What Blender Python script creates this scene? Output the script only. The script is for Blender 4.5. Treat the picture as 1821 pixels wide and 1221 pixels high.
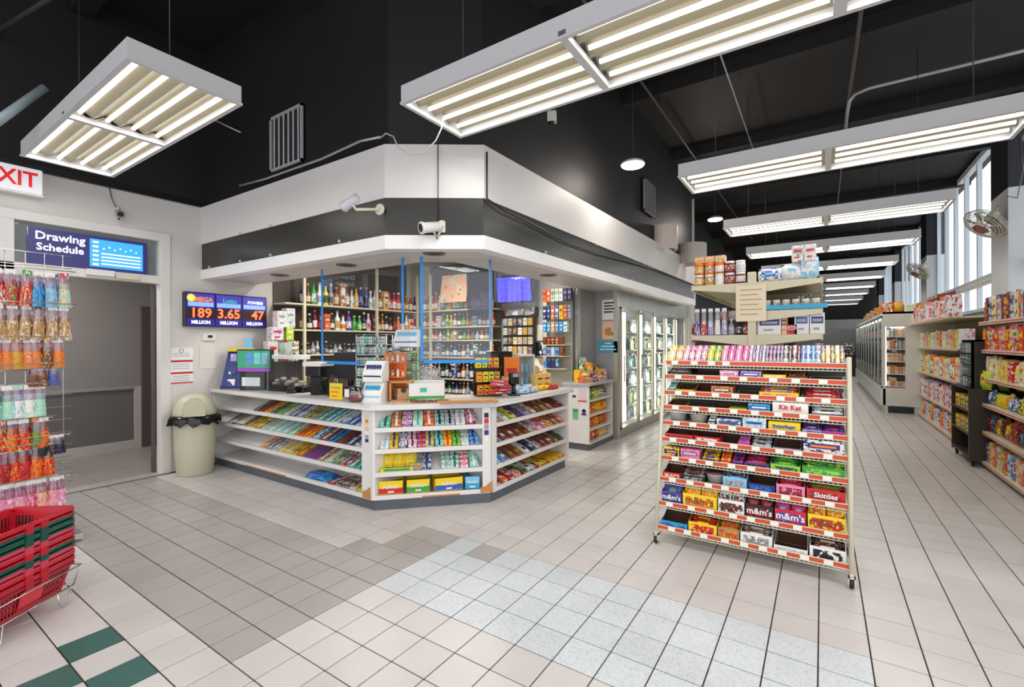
import bpy, bmesh, math, random
from mathutils import Vector, Matrix, Euler
S = bpy.context.scene
for o in list(bpy.data.objects): bpy.data.objects.remove(o)
COL = S.collection
rnd = random.Random(7)

# ---------- camera, world, exposure ----------
YAW, PITCH, ROLL, FPX = 0.587465, -0.000343, -0.003805, 828.14
cam = bpy.data.cameras.new('camera'); camo = bpy.data.objects.new('camera', cam); COL.objects.link(camo)
fw = Vector((-math.sin(YAW)*math.cos(PITCH), math.cos(YAW)*math.cos(PITCH), math.sin(PITCH)))
rt = Vector((math.cos(YAW), math.sin(YAW), 0)); up = rt.cross(fw)
r2 = rt*math.cos(ROLL)+up*math.sin(ROLL); u2 = -rt*math.sin(ROLL)+up*math.cos(ROLL)
Mx = Matrix((r2, u2, -fw)).transposed().to_4x4(); Mx.translation = Vector((0, 0, 1.44))
camo.matrix_world = Mx
cam.sensor_width = 36; cam.sensor_fit = 'HORIZONTAL'; cam.lens = FPX*36/1821; cam.clip_start = 0.02; cam.clip_end = 200
S.camera = camo
w = bpy.data.worlds.new('world'); S.world = w; w.use_nodes = True
WORLD_STRENGTH = 1.75
w.node_tree.nodes['Background'].inputs[0].default_value = (0.95, 0.96, 1.0, 1)
w.node_tree.nodes['Background'].inputs[1].default_value = WORLD_STRENGTH
TUBE = 3.2
LAMP_W = 2.55          # downward power of each fluorescent tube lamp
S.view_settings.view_transform = 'Standard'; S.view_settings.look = 'None'
S.view_settings.gamma = 1; S.view_settings.use_curve_mapping = False
S.view_settings.exposure = -0.05

# ---------- colours and materials ----------
def lin(c):
    return tuple((v/12.92 if v <= 0.04045 else ((v+0.055)/1.055)**2.4) for v in c)
def hx(s):
    return lin(tuple(int(s[i:i+2], 16)/255 for i in (0, 2, 4)))
_m = {}
def M(name, col, rough=0.5, metal=0.0, emit=0.0, alpha=1.0, spec=0.5, var=0.0, vs=3.0):
    if name in _m: return _m[name]
    m = bpy.data.materials.new(name); m.use_nodes = True; nt = m.node_tree; b = nt.nodes['Principled BSDF']
    c = hx(col) if isinstance(col, str) else col
    b.inputs['Base Color'].default_value = (*c, 1); b.inputs['Roughness'].default_value = rough
    b.inputs['Metallic'].default_value = metal; b.inputs['Alpha'].default_value = alpha
    b.inputs['Specular IOR Level'].default_value = spec
    if emit:
        b.inputs['Emission Color'].default_value = (*c, 1); b.inputs['Emission Strength'].default_value = emit
    if var:
        tc = nt.nodes.new('ShaderNodeTexCoord'); n = nt.nodes.new('ShaderNodeTexNoise'); n.inputs['Scale'].default_value = vs
        n.inputs['Detail'].default_value = 5
        r = nt.nodes.new('ShaderNodeMapRange'); r.inputs[1].default_value = .3; r.inputs[2].default_value = .7
        r.inputs[3].default_value = 1-var; r.inputs[4].default_value = 1+var*.3
        mx = nt.nodes.new('ShaderNodeVectorMath'); mx.operation = 'SCALE'; mx.inputs[0].default_value = c
        nt.links.new(tc.outputs['Object'], n.inputs['Vector']); nt.links.new(n.outputs[0], r.inputs[0])
        nt.links.new(r.outputs[0], mx.inputs['Scale']); nt.links.new(mx.outputs[0], b.inputs['Base Color'])
    _m[name] = m; return m
PAL = {'white': 'ecebe6', 'cream': 'ded6b8', 'yellow': 'f2d21f', 'gold': 'd9a21e', 'orange': 'ee7a1e', 'red': 'cf2228', 'dark red': '8c1820',
 'pink': 'e58bb4', 'magenta': 'c8338f', 'purple': '5f3a9a', 'lilac': 'a99ad0', 'blue': '2a5fb8', 'dark blue': '1b2f7a', 'light blue': '86c3e8',
 'cyan': '28a5cf', 'teal': '46b5a0', 'mint': 'a9dcc4', 'green': '3aa045', 'dark green': '1d5a3c', 'lime': '9bd23c', 'brown': '6e432a',
 'tan': 'b58a55', 'black': '1c1b1f', 'grey': '9a9ca0', 'silver': 'c9ced3', 'amber': '9a4c12', 'maroon': '5a1a24', 'peach': 'f0b890'}
def P(a, b='white', c='black'):
    """printed packaging: base colour with printed patches of two more colours"""
    k = 'print '+a+' '+b+' '+c
    if k in _m: return _m[k]
    m = bpy.data.materials.new(k); m.use_nodes = True; nt = m.node_tree; N = nt.nodes.new; L = nt.links.new; bs = nt.nodes['Principled BSDF']
    A, B, C3 = (hx(PAL[x]) for x in (a, b, c))
    tc = N('ShaderNodeTexCoord'); oi = N('ShaderNodeObjectInfo'); ad = N('ShaderNodeVectorMath'); ad.operation = 'MULTIPLY_ADD'
    cb = N('ShaderNodeCombineXYZ')
    for i in range(3): L(oi.outputs['Random'], cb.inputs[i])
    ad.inputs[1].default_value = (1, 1, 1); L(tc.outputs['Object'], ad.inputs[0])
    sc = N('ShaderNodeVectorMath'); sc.operation = 'SCALE'; sc.inputs['Scale'].default_value = 9; L(cb.outputs[0], sc.inputs[0]); L(sc.outputs[0], ad.inputs[2])
    n1 = N('ShaderNodeTexNoise'); n1.inputs['Scale'].default_value = 6.5; n1.inputs['Detail'].default_value = 1.5; L(ad.outputs[0], n1.inputs['Vector'])
    n2 = N('ShaderNodeTexVoronoi'); n2.inputs['Scale'].default_value = 9; L(ad.outputs[0], n2.inputs['Vector'])
    s1 = N('ShaderNodeMath'); s1.operation = 'GREATER_THAN'; s1.inputs[1].default_value = .56; L(n1.outputs[0], s1.inputs[0])
    s2 = N('ShaderNodeMath'); s2.operation = 'LESS_THAN'; s2.inputs[1].default_value = .23; L(n2.outputs['Distance'], s2.inputs[0])
    m1 = N('ShaderNodeMix'); m1.data_type = 'RGBA'; m1.inputs[6].default_value = (*A, 1); m1.inputs[7].default_value = (*B, 1); L(s1.outputs[0], m1.inputs[0])
    m2 = N('ShaderNodeMix'); m2.data_type = 'RGBA'; m2.inputs[7].default_value = (*C3, 1); L(m1.outputs[2], m2.inputs[6]); L(s2.outputs[0], m2.inputs[0])
    L(m2.outputs[2], bs.inputs['Base Color']); bs.inputs['Roughness'].default_value = .35
    _m[k] = m; return m
def F(a, rough=.4): return M('flat '+a, PAL[a], rough)
def glassy(name, col, trans, rough=.05, gl=False):
    if name in _m: return _m[name]
    m = bpy.data.materials.new(name); m.use_nodes = True; nt = m.node_tree; nt.nodes.clear(); N = nt.nodes.new; L = nt.links.new
    o = N('ShaderNodeOutputMaterial'); mix = N('ShaderNodeMixShader'); t = N('ShaderNodeBsdfTransparent'); g = N('ShaderNodeBsdfGlossy') if gl else N('ShaderNodeBsdfPrincipled')
    t.inputs[0].default_value = (*hx(col), 1); g.inputs[0].default_value = (*hx(col), 1); g.inputs['Roughness'].default_value = rough
    mix.inputs[0].default_value = 1-trans; L(t.outputs[0], mix.inputs[1]); L(g.outputs[0], mix.inputs[2]); L(mix.outputs[0], o.inputs[0])
    _m[name] = m; return m

# ---------- mesh builder ----------
class MB:
    def __init__(s): s.v = []; s.f = []; s.mi = []; s.sm = []
    def add(s, vs, fs, mi=0, sm=False):
        b = len(s.v); s.v += [tuple(v) for v in vs]; s.f += [tuple(b+i for i in f) for f in fs]; s.mi += [mi]*len(fs); s.sm += [sm]*len(fs); return s
    def box(s, x0, x1, y0, y1, z0, z1, mi=0, T=None):
        vs = [Vector((x, y, z)) for z in (z0, z1) for y in (y0, y1) for x in (x0, x1)]
        if T: vs = [T @ v for v in vs]
        return s.add(vs, [(0, 2, 3, 1), (4, 5, 7, 6), (0, 1, 5, 4), (2, 6, 7, 3), (0, 4, 6, 2), (1, 3, 7, 5)], mi)
    def cbox(s, x0, x1, y0, y1, z0, z1, c=.003, mi=0, T=None):
        """box with chamfered vertical and top edges"""
        pr = [(x0+c, y0), (x1-c, y0), (x1, y0+c), (x1, y1-c), (x1-c, y1), (x0+c, y1), (x0, y1-c), (x0, y0+c)]
        pi = [(x0+c, y0+c), (x1-c, y0+c), (x1-c, y0+c), (x1-c, y1-c), (x1-c, y1-c), (x0+c, y1-c), (x0+c, y1-c), (x0+c, y0+c)]
        vs = [Vector((*p, z0)) for p in pr]+[Vector((*p, z1-c)) for p in pr]+[Vector((*p, z1)) for p in pi]
        if T: vs = [T @ v for v in vs]
        fs = [tuple(range(7, -1, -1)), tuple(range(16, 24))]
        for k in (0, 8):
            for i in range(8): j = (i+1) % 8; fs.append((k+i, k+j, k+8+j, k+8+i))
        return s.add(vs, fs, mi)
    def prism(s, poly, z0, z1, mi=0, T=None):
        n = len(poly); vs = [Vector((x, y, z)) for z in (z0, z1) for x, y in poly]
        if T: vs = [T @ v for v in vs]
        return s.add(vs, [tuple(range(n-1, -1, -1)), tuple(range(n, 2*n))]+[(i, (i+1) % n, n+(i+1) % n, n+i) for i in range(n)], mi)
    def lathe(s, prof, n=12, T=None, mis=None, sm=True, cap=True):
        vs = [Vector((r*math.cos(2*math.pi*i/n), r*math.sin(2*math.pi*i/n), z)) for r, z in prof for i in range(n)]
        if T: vs = [T @ v for v in vs]
        b = len(s.v); s.v += [tuple(v) for v in vs]
        for k in range(len(prof)-1):
            for i in range(n):
                j = (i+1) % n; s.f.append((b+k*n+i, b+k*n+j, b+(k+1)*n+j, b+(k+1)*n+i)); s.mi.append(mis[k] if mis else 0); s.sm.append(sm)
        if cap:
            s.f.append(tuple(b+i for i in range(n-1, -1, -1))); s.mi.append(mis[0] if mis else 0); s.sm.append(False)
            q = b+(len(prof)-1)*n; s.f.append(tuple(q+i for i in range(n))); s.mi.append(mis[-1] if mis else 0); s.sm.append(False)
        return s
    def tube(s, pts, r=.005, n=6, mi=0, closed=False):
        pts = [Vector(p) for p in pts]; m = len(pts); b = len(s.v); prev = None
        for i, p in enumerate(pts):
            if closed: d = pts[(i+1) % m]-pts[i-1]
            else: d = pts[min(i+1, m-1)]-pts[max(i-1, 0)]
            d.normalize()
            a = prev if prev is not None else (Vector((0, 0, 1)) if abs(d.z) < .9 else Vector((1, 0, 0)))
            u = d.cross(a)
            if u.length < 1e-4: u = d.cross(Vector((1, 0, .3)))
            u.normalize(); v = u.cross(d); v.normalize(); prev = v
            for k in range(n):
                an = 2*math.pi*k/n; s.v.append(tuple(p+u*r*math.cos(an)+v*r*math.sin(an)))
        for i in range(m if closed else m-1):
            for k in range(n):
                j = (i+1) % m; s.f.append((b+i*n+k, b+i*n+(k+1) % n, b+j*n+(k+1) % n, b+j*n+k)); s.mi.append(mi); s.sm.append(True)
        if not closed:
            s.f.append(tuple(b+k for k in range(n-1, -1, -1))); s.f.append(tuple(b+(m-1)*n+k for k in range(n))); s.mi += [mi]*2; s.sm += [False]*2
        return s
    def mesh(s, name, mats=()):
        me = bpy.data.meshes.new(name); me.from_pydata(s.v, [], s.f)
        for m in mats: me.materials.append(m)
        me.polygons.foreach_set('material_index', s.mi); me.polygons.foreach_set('use_smooth', s.sm)
        bm = bmesh.new(); bm.from_mesh(me); bmesh.ops.recalc_face_normals(bm, faces=bm.faces); bm.to_mesh(me); bm.free(); me.update()
        return me
def T(loc=(0, 0, 0), rz=0, rx=0, ry=0, s=(1, 1, 1)):
    return Matrix.Translation(loc) @ Euler((rx, ry, rz)).to_matrix().to_4x4() @ Matrix.Diagonal((*s, 1))

# ---------- object helpers ----------
LABELS = {}
def tag(o, label=None, cat=None, group=None, kind=None):
    if label:
        o['label'] = label
        if label in LABELS and LABELS[label] != (group or id(o)): print('DUP LABEL', label)
        LABELS[label] = group or id(o)
        if not 4 <= len(label.split()) <= 16: print('LABEL LENGTH', label)
    if cat: o['category'] = cat
    if group: o['group'] = group
    if kind: o['kind'] = kind
    return o
def lk(name, me, mat=None, parent=None, mtx=None):
    o = bpy.data.objects.new(name, me); COL.objects.link(o)
    if mat is not None:
        if isinstance(mat, (list, tuple)):
            while len(me.materials) < len(mat): me.materials.append(None)
            for i, m in enumerate(mat):
                if me.materials[i] is None: me.materials[i] = m
                elif me.materials[i] != m: o.material_slots[i].link = 'OBJECT'; o.material_slots[i].material = m
        else:
            if not len(me.materials): me.materials.append(mat)
            elif me.materials[0] != mat: o.material_slots[0].link = 'OBJECT'; o.material_slots[0].material = mat
    if parent: o.parent = parent
    if mtx is not None: o.matrix_basis = mtx
    return o
def ob(name, mb, mat, parent=None, mtx=None):
    return lk(name, mb.mesh(name), mat, parent, mtx)
def thing(name, label, cat, loc=(0, 0, 0), rz=0, group=None):
    o = bpy.data.objects.new(name, None); COL.objects.link(o); o.location = loc; o.rotation_euler = (0, 0, rz); o.empty_display_size = .1
    return tag(o, label, cat, group)
def struct(name, mb, mat, parent=None):
    o = ob(name, mb, mat, parent)
    if not parent: o['kind'] = 'structure'
    return o
def copy_tree(o, parent=None):
    c = o.copy(); COL.objects.link(c); c.parent = parent
    for ch in o.children: copy_tree(ch, c)
    return c
def txt(s, size, mat, parent, mtx, name='lettering', ext=.0006, align='CENTER', bold=.0, sx=1.0):
    cu = bpy.data.curves.new('t', 'FONT'); cu.body = s; cu.size = size; cu.extrude = ext; cu.align_x = align; cu.align_y = 'CENTER'; cu.offset = bold; cu.resolution_u = 2
    o = bpy.data.objects.new('t', cu); COL.objects.link(o)
    dg = bpy.context.evaluated_depsgraph_get(); me = bpy.data.meshes.new_from_object(o.evaluated_get(dg)); bpy.data.objects.remove(o)
    me.name = name; me.materials.clear()
    return lk(name, me, mat, parent, mtx @ Matrix.Diagonal((sx, 1, 1, 1)))
def face_mtx(p, nrm, lift=0):
    """matrix whose local +Z is the outward normal nrm (horizontal) and local Y is world up"""
    n = Vector(nrm).normalized(); y = Vector((0, 0, 1)); x = y.cross(n); m = Matrix((x, y, n)).transposed().to_4x4(); m.translation = Vector(p)+n*lift; return m
def panel(name, w, h, mat, parent, mtx, t=.003):
    return ob(name, MB().box(-w/2, w/2, -h/2, h/2, 0, t), mat, parent, mtx)
ORD = ['first', 'second', 'third', 'fourth', 'fifth', 'sixth', 'seventh', 'eighth', 'ninth', 'tenth', 'eleventh', 'twelfth', 'thirteenth', 'fourteenth', 'fifteenth', 'sixteenth', 'seventeenth', 'eighteenth', 'nineteenth', 'twentieth']
def ordn(i): return ORD[i] if i < 20 else '%d%s' % (i+1, {1: 'st', 2: 'nd', 3: 'rd'}.get((i+1) % 10, 'th'))

# common materials
m_white = M('white paint', 'e4e1dc', .35, var=.05); m_wall = M('wall paint', 'd9d5d0', .55, var=.06, vs=1.2)
m_black = M('black paint', '171514', .6, var=.25, vs=2); m_ceil = M('ceiling black paint', '1b1817', .6, var=.25, vs=.8)
m_band = M('dark band laminate', '2a2925', .3, var=.15, vs=1.5); m_lam = M('white laminate', 'e6e3e0', .22, var=.04)
m_kick = M('grey kick board', '5b6068', .4, var=.15, vs=4); m_metal = M('brushed metal', 'b9bab6', .3, .8); m_wire = M('chrome wire', 'cfd0d0', .25, .9)
m_alu = M('aluminium frame', 'c9c6b8', .35, .6); m_dk = M('dark plastic', '17171a', .35); m_paper = M('paper', 'efedea', .7)
m_bone = M('bone painted steel', 'd8d2bb', .4, var=.05); m_cord = M('white cord', 'c8c8c4', .5); m_card = M('cardboard', '8a6038', .8, var=.1)
m_red = M('sign red', 'c4222e', .4); m_blue_tape = M('blue tape', '2f8fdd', .5); m_glass = glassy('clear acrylic', 'f9fbfc', .955, .02, True)
m_wood = M('light wood', 'c98a4e', .5, var=.15, vs=12)
m_rail = M('red orange price rail', 'd3502f', .35); m_tag = M('price tag paper', 'f0eee4', .5)
m_tube = M('fluorescent tube', (1.0, .96, .88), .5, emit=TUBE)
# ---------- the floor: 8 inch tiles ----------
X0, PX, Y0, PY = -2.236, .2015, .844, .203
def tile_mat(name, col, mosaic=False):
    m = bpy.data.materials.new(name); m.use_nodes = True; nt = m.node_tree; N = nt.nodes.new; L = nt.links.new; b = nt.nodes['Principled BSDF']
    c = hx(col); g = N('ShaderNodeNewGeometry')
    sub = N('ShaderNodeVectorMath'); sub.operation = 'SUBTRACT'; sub.inputs[1].default_value = (X0, Y0, 0); L(g.outputs['Position'], sub.inputs[0])
    dv = N('ShaderNodeVectorMath'); dv.operation = 'DIVIDE'; dv.inputs[1].default_value = (PX, PY, 9); L(sub.outputs[0], dv.inputs[0])
    fl = N('ShaderNodeVectorMath'); fl.operation = 'FLOOR'; L(dv.outputs[0], fl.inputs[0])
    wn = N('ShaderNodeTexWhiteNoise'); L(fl.outputs[0], wn.inputs['Vector'])
    mr = N('ShaderNodeMapRange'); mr.inputs[3].default_value = .95; mr.inputs[4].default_value = 1.03; L(wn.outputs['Value'], mr.inputs[0])
    sc = N('ShaderNodeVectorMath'); sc.operation = 'SCALE'; sc.inputs[0].default_value = c; L(mr.outputs[0], sc.inputs['Scale'])
    n = N('ShaderNodeTexNoise'); n.inputs['Scale'].default_value = 2.2; n.inputs['Detail'].default_value = 6; L(g.outputs['Position'], n.inputs['Vector'])
    r2_ = N('ShaderNodeMapRange'); r2_.inputs[1].default_value = .35; r2_.inputs[2].default_value = .65; r2_.inputs[3].default_value = .93; r2_.inputs[4].default_value = 1.03; L(n.outputs[0], r2_.inputs[0])
    s2 = N('ShaderNodeVectorMath'); s2.operation = 'SCALE'; L(sc.outputs[0], s2.inputs[0]); L(r2_.outputs[0], s2.inputs['Scale'])
    out = s2
    if mosaic:
        v = N('ShaderNodeTexVoronoi'); v.inputs['Scale'].default_value = 110; v.feature = 'F1'; v.distance = 'CHEBYCHEV'; v.inputs['Randomness'].default_value = .25; L(g.outputs['Position'], v.inputs['Vector'])
        sp = N('ShaderNodeSeparateColor'); L(v.outputs['Color'], sp.inputs[0])
        mr3 = N('ShaderNodeMapRange'); mr3.inputs[1].default_value = .55; mr3.inputs[2].default_value = .9; mr3.inputs[3].default_value = 1.02; mr3.inputs[4].default_value = .88; L(sp.outputs[0], mr3.inputs[0])
        s3 = N('ShaderNodeVectorMath'); s3.operation = 'SCALE'; L(out.outputs[0], s3.inputs[0]); L(mr3.outputs[0], s3.inputs['Scale']); out = s3
    L(out.outputs[0], b.inputs['Base Color']); b.inputs['Roughness'].default_value = .32; b.inputs['Specular IOR Level'].default_value = .35
    return m
tm_w = tile_mat('cream floor tile', 'd0cac7'); tm_g = tile_mat('grey floor tile', 'aea8a5'); tm_m = tile_mat('mosaic floor tile', 'd0d5d9', True); tm_e = tile_mat('green floor tile', '40665f')
m_grout = M('dark grout', '43372f', .9, var=.2, vs=6)
floor = struct('floor', MB().box(-8.1, 2.7, -3, 30, -.12, -.006), m_grout)
def tclass(i, j):
    x = X0+(i+.5)*PX; y = Y0+(j+.5)*PY
    if (i, j) in ((-4, -1), (-2, -1), (-3, -2)): return 3
    if (i, j) == (1, 8): return 1
    if 5 <= j <= 8 and 0 <= i <= 11: return 2
    if 4 <= j <= 8 and 12 <= i <= 15: return 1 if j < 8 else 0
    if 1 <= j <= 5 and i < -3: return 1
    if 1 <= j <= 6 and i == -3: return 1
    if 1 <= j <= 8 and i in (-2, -1): return 1
    return 0
tms = [tm_w, tm_g, tm_m, tm_e]
near = []; rest = []
for i in range(-20, 23):
    for j in range(-12, 143):
        x = X0+(i+.5)*PX; y = Y0+(j+.5)*PY
        if x-PX/2 < -6.2 or x > 2.6: continue
        d = Vector((x, y, -1.44)); z = d.dot(fw); vis = False
        if z > .3:
            px = 910.5+FPX*d.dot(r2)/z; py = 610.5-FPX*d.dot(u2)/z; vis = -40 < px < 1860 and py < 1260
        if -3.1 > x and y > 2.7: vis = False
        (near if vis else rest).append((d.length if vis else 99, i, j))
near.sort(); rest += near[300:]; near = near[:300]
g_ = .0031
tme = {}
for _, i, j in near:
    k = tclass(i, j)
    if k not in tme: tme[k] = MB().cbox(-PX/2+g_, PX/2-g_, -PY/2+g_, PY/2-g_, -.008, 0, .0015).mesh('tile', [tms[k]])
    lk('tile', tme[k], None, floor, T((X0+(i+.5)*PX, Y0+(j+.5)*PY, rnd.uniform(-.0006, .0004))))
mb = MB()
for _, i, j in rest:
    x = X0+(i+.5)*PX; y = Y0+(j+.5)*PY
    mb.add([(x-PX/2+g_, y-PY/2+g_, 0), (x+PX/2-g_, y-PY/2+g_, 0), (x+PX/2-g_, y+PY/2-g_, 0), (x-PX/2+g_, y+PY/2-g_, 0),
            (x-PX/2+g_, y-PY/2+g_, -.007), (x+PX/2-g_, y-PY/2+g_, -.007), (x+PX/2-g_, y+PY/2-g_, -.007), (x-PX/2+g_, y+PY/2-g_, -.007)],
           [(0, 1, 2, 3), (4, 5, 1, 0), (5, 6, 2, 1), (6, 7, 3, 2), (7, 4, 0, 3)], tclass(i, j))
o = ob('tile', mb, tms, floor); o['kind'] = 'stuff'
# corridor floor beyond the doorway: larger dull tiles
cf = MB(); tm_c = tile_mat('corridor floor tile', 'a39d95')
cme = MB().cbox(-.231, .231, -.231, .231, -.008, 0, .002).mesh('corridor_tile', [tm_c])
for i in range(4):
    for j in range(10): lk('corridor_tile', cme, None, floor, T((-6.47-i*.466, -.9+j*.466, 0)))
struct('trim_threshold', MB().cbox(-6.26, -6.11, -1.0, 2.18, -.005, .008), M('threshold strip', 'b0aba3', .4))

# ---------- room shell ----------
XL = -6.127
wl = MB()
wl.box(XL-.1, XL, 2.24, 6.3, 0, 3.08).box(XL-.1, XL, -3, 2.24, 2.68, 3.08).box(XL-.1, XL, -3, .2, 0, 2.68)
struct('wall_left', wl, m_wall)
struct('wall_upper_left', MB().box(XL-.1, XL, -3, 2.85, 3.08, 4.95), m_black)
struct('trim_1', MB().box(XL-.02, XL+.04, -3, 2.55, 3.06, 3.12), M('black trim', '121212', .3))
# bulkhead (soffit) polyline
BK = [(-6.127, 2.553), (-2.95, 2.575), (-2.29, 3.04), (-2.165, 10.0)]
def wallpoly(pts, z0, z1, th, mb):
    """strip of wall along a polyline, thickness th to the left of travel"""
    n = len(pts); inn = []
    for i, p in enumerate(pts):
        p = Vector(p)
        ds = []
        if i > 0: ds.append((p-Vector(pts[i-1])).normalized())
        if i < n-1: ds.append((Vector(pts[i+1])-p).normalized())
        d = sum(ds, Vector((0, 0))).normalized(); nn = Vector((-d.y, d.x)); k = th/max(.3, nn.dot(Vector((-ds[0].y, ds[0].x))))
        inn.append(p+nn*k)
    for i in range(n-1):
        mb.prism([tuple(pts[i]), tuple(pts[i+1]), tuple(inn[i+1]), tuple(inn[i])], z0, z1)
    return inn
m_bw = M('bulkhead white paint', 'dedad7', .5, var=.06, vs=1.0); m_lip = M('bulkhead lip paint', 'eceae8', .35)
mb = MB(); wallpoly(BK, 2.625, 3.06, .12, mb); struct('bulkhead_upper_panel', mb, m_bw)
mb = MB(); BKi = [(a, b+.012) if k < 2 else (a-.012, b) for k, (a, b) in enumerate(BK)]; wallpoly(BKi, 2.322, 2.625, .12, mb); struct('bulkhead_dark_band', mb, m_band)
mb = MB(); inn = wallpoly(BK, 2.21, 2.322, .12, mb); struct('bulkhead_lip', mb, m_lip)
mb = MB(); BKo = [BK[0], BK[1], BK[2], (BK[3][0], 10.0)]; wallpoly([(-6.127, 2.60), (-2.99, 2.62), (-2.33, 3.07), (-2.21, 9.98)], 2.222, 2.245, .62, mb)
struct('bulkhead_underside', mb, M('underside paint', 'd0cbc8', .4, var=.04))
mb = MB(); wallpoly([(-6.127, 2.60), (-2.96, 2.625), (-2.34, 3.08), (-2.21, 9.98)], 3.05, 4.95, .15, mb); struct('wall_upper_kiosk', mb, m_black)
struct('bulkhead_end', MB().box(-2.9, -2.17, 9.98, 10.1, 2.21, 3.06), m_bw)
# the room behind the counter
struct('wall_back', MB().box(-6.2, -2.95, 6.15, 6.25, 0, 2.9), M('kiosk wall paint', 'b9b5ae', .6, var=.06))
struct('ceiling_kiosk', MB().box(-6.15, -2.9, 3.1, 6.2, 2.80, 2.86), M('kiosk ceiling paint', 'c8c4bc', .6))
struct('wall_angled', MB().prism([(-2.99, 6.12), (-2.87, 6.65), (-2.93, 6.7), (-3.06, 6.2)], 0, 2.24), M('grey panel wall', '8b8b8b', .35, var=.06))
struct('ceiling', MB().box(-8.2, 2.7, -3, 30, 4.9, 5.0), m_ceil)
mj = MB()
for k in range(12):
    y = -1.0+k*2.4; mj.box(-6.1, 2.6, y, y+.16, 4.72, 4.9)
struct('ceiling_joists', mj, m_ceil)
struct('wall_far', MB().box(-6.2, 2.7, 29, 29.1, 0, 5), M('far wall paint', '4a4744', .6))
struct('wall_far_left', MB().box(-3.0, -2.9, 11.05, 29, 0, 4.9), m_black)
struct('wall_far_header', MB().box(-2.9, 2.6, 26.8, 27.0, 2.05, 2.5), M('far header paint', 'c9c6c0', .5))
# corridor beyond the doorway
gw = M('corridor grey paint', '8d8885', .5, var=.04); gd = M('corridor dark dado', '6a6463', .5)
struct('wall_corridor_upper', MB().box(-8.1, -8.0, -2, 3.4, .86, 2.7), gw)
struct('wall_corridor_dado', MB().box(-8.1, -7.99, -2, 2.49, .12, .83), gd)
struct('wall_corridor_lower', MB().box(-8.12, -8.02, -2, 3.4, 0, .9), gw)
cl_ = bpy.data.lights.new('corridor_fill', 'AREA'); cl_.energy = 26; cl_.size = .5; cl_.color = (1, .95, .9); clo = bpy.data.objects.new('corridor_fill', cl_); COL.objects.link(clo); clo.location = (-7.0, 1.2, 2.66)  # added fill light to brighten the dark corridor beyond the doorway
struct('trim_2', MB().cbox(-8.02, -7.96, -2, 2.478, .83, .87), M('corridor rail paint', '98938f', .4)).name = 'trim_2'
struct('baseboard_corridor', MB().cbox(-8.02, -7.965, -2, 2.478, 0, .12), M('corridor baseboard paint', 'b5b0ac', .4))
struct('trim_3', MB().cbox(-8.02, -7.965, 2.48, 2.56, 0, .86), M('corridor baseboard paint', 'b5b0ac', .4))
struct('door_1', MB().cbox(-8.03, -7.96, 2.562, 3.3, 0, 1.98, .006), M('dark corridor door', '57494b', .4))
struct('wall_corridor_end', MB().box(-8.1, -6.2, 3.3, 3.4, 0, 2.7), gw)
struct('ceiling_corridor', MB().box(-8.1, -6.2, -2, 3.4, 2.68, 2.74), M('corridor ceiling', 'aaa6a2', .6))
# door frame, transom
dfm = M('door frame white', 'dddad6', .35)
fr = bpy.data.objects.new('door_frame', None); fr['kind'] = 'structure'; COL.objects.link(fr)
ob('door_jamb', MB().cbox(XL-.1, XL+.015, 2.14, 2.24, 0, 2.68), dfm, fr)
ob('door_jamb', MB().cbox(XL-.1, XL+.015, .92, 1.02, 2.12, 2.68), dfm, fr)
ob('door_jamb', MB().cbox(XL-.1, XL+.015, .15, .25, 0, 2.68), dfm, fr)
ob('transom_bar', MB().cbox(XL-.1, XL+.015, .25, 2.14, 2.115, 2.20), dfm, fr)
ob('frame_head', MB().cbox(XL-.1, XL+.02, .15, 2.24, 2.59, 2.68), dfm, fr)
struct('window_1', MB().box(XL-.05, XL-.044, .25, 2.14, 2.2, 2.59), glassy('transom glass', 'dfe4e6', .85, .04))
struct('door_2', MB().cbox(XL-.16, XL-.11, 2.105, 2.137, .01, 2.1), M('door edge metal', '57524f', .35, .3))
o = ob('door_closer', MB().cbox(-.025, .025, -.11, .11, -.03, .03, .005), m_lam, None, T((XL+.04, 1.62, 2.17))); tag(o, 'white door alarm box on the transom bar over the doorway', 'alarm')
o = ob('door_sensor', MB().cbox(-.02, .02, -.1, .1, -.02, .02, .004), M('ivory plastic', 'd9d0b6', .4), None, T((XL+.035, 1.84, 2.15))); tag(o, 'slim ivory sensor strip on the transom bar over the doorway', 'sensor')
# drawing schedule screen behind the transom glass
sc = thing('schedule_screen', 'dark blue drawing schedule screen in the transom over the doorway', 'screen', (XL-.03, 1.57, 2.375))
SM = lambda y, z, l=0: face_mtx((0, y, z), (1, 0, 0), l)
panel('screen_panel', .92, .345, M('schedule blue', (.02, .02, .12), .3, emit=.6), sc, SM(0, 0, 0), .015)
panel('timetable', .44, .28, M('schedule light blue', (.04, .32, .75), .3, emit=.9), sc, SM(.20, 0, .016))
mw_e = M('screen white', (.85, .88, .95), .4, emit=.8)
txt('Drawing', .105, mw_e, sc, SM(-.235, .10, .018), bold=.002); txt('Schedule', .095, mw_e, sc, SM(-.235, -.005, .018), bold=.002)
for k in range(4): panel('timetable_line', .33, .013, mw_e, sc, SM(.235, .0-.035*k, .02), .002)
for k in range(7): panel('timetable_mark', .014, .014, mw_e, sc, SM(.09+k*.045, .08+.03*((k*3) % 3-1)+.02*((k*5) % 2), .02), .002)
for k in range(6): panel('timetable_name', .045, .018, mw_e, sc, SM(.025, .11-.045*k, .02), .002)
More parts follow.
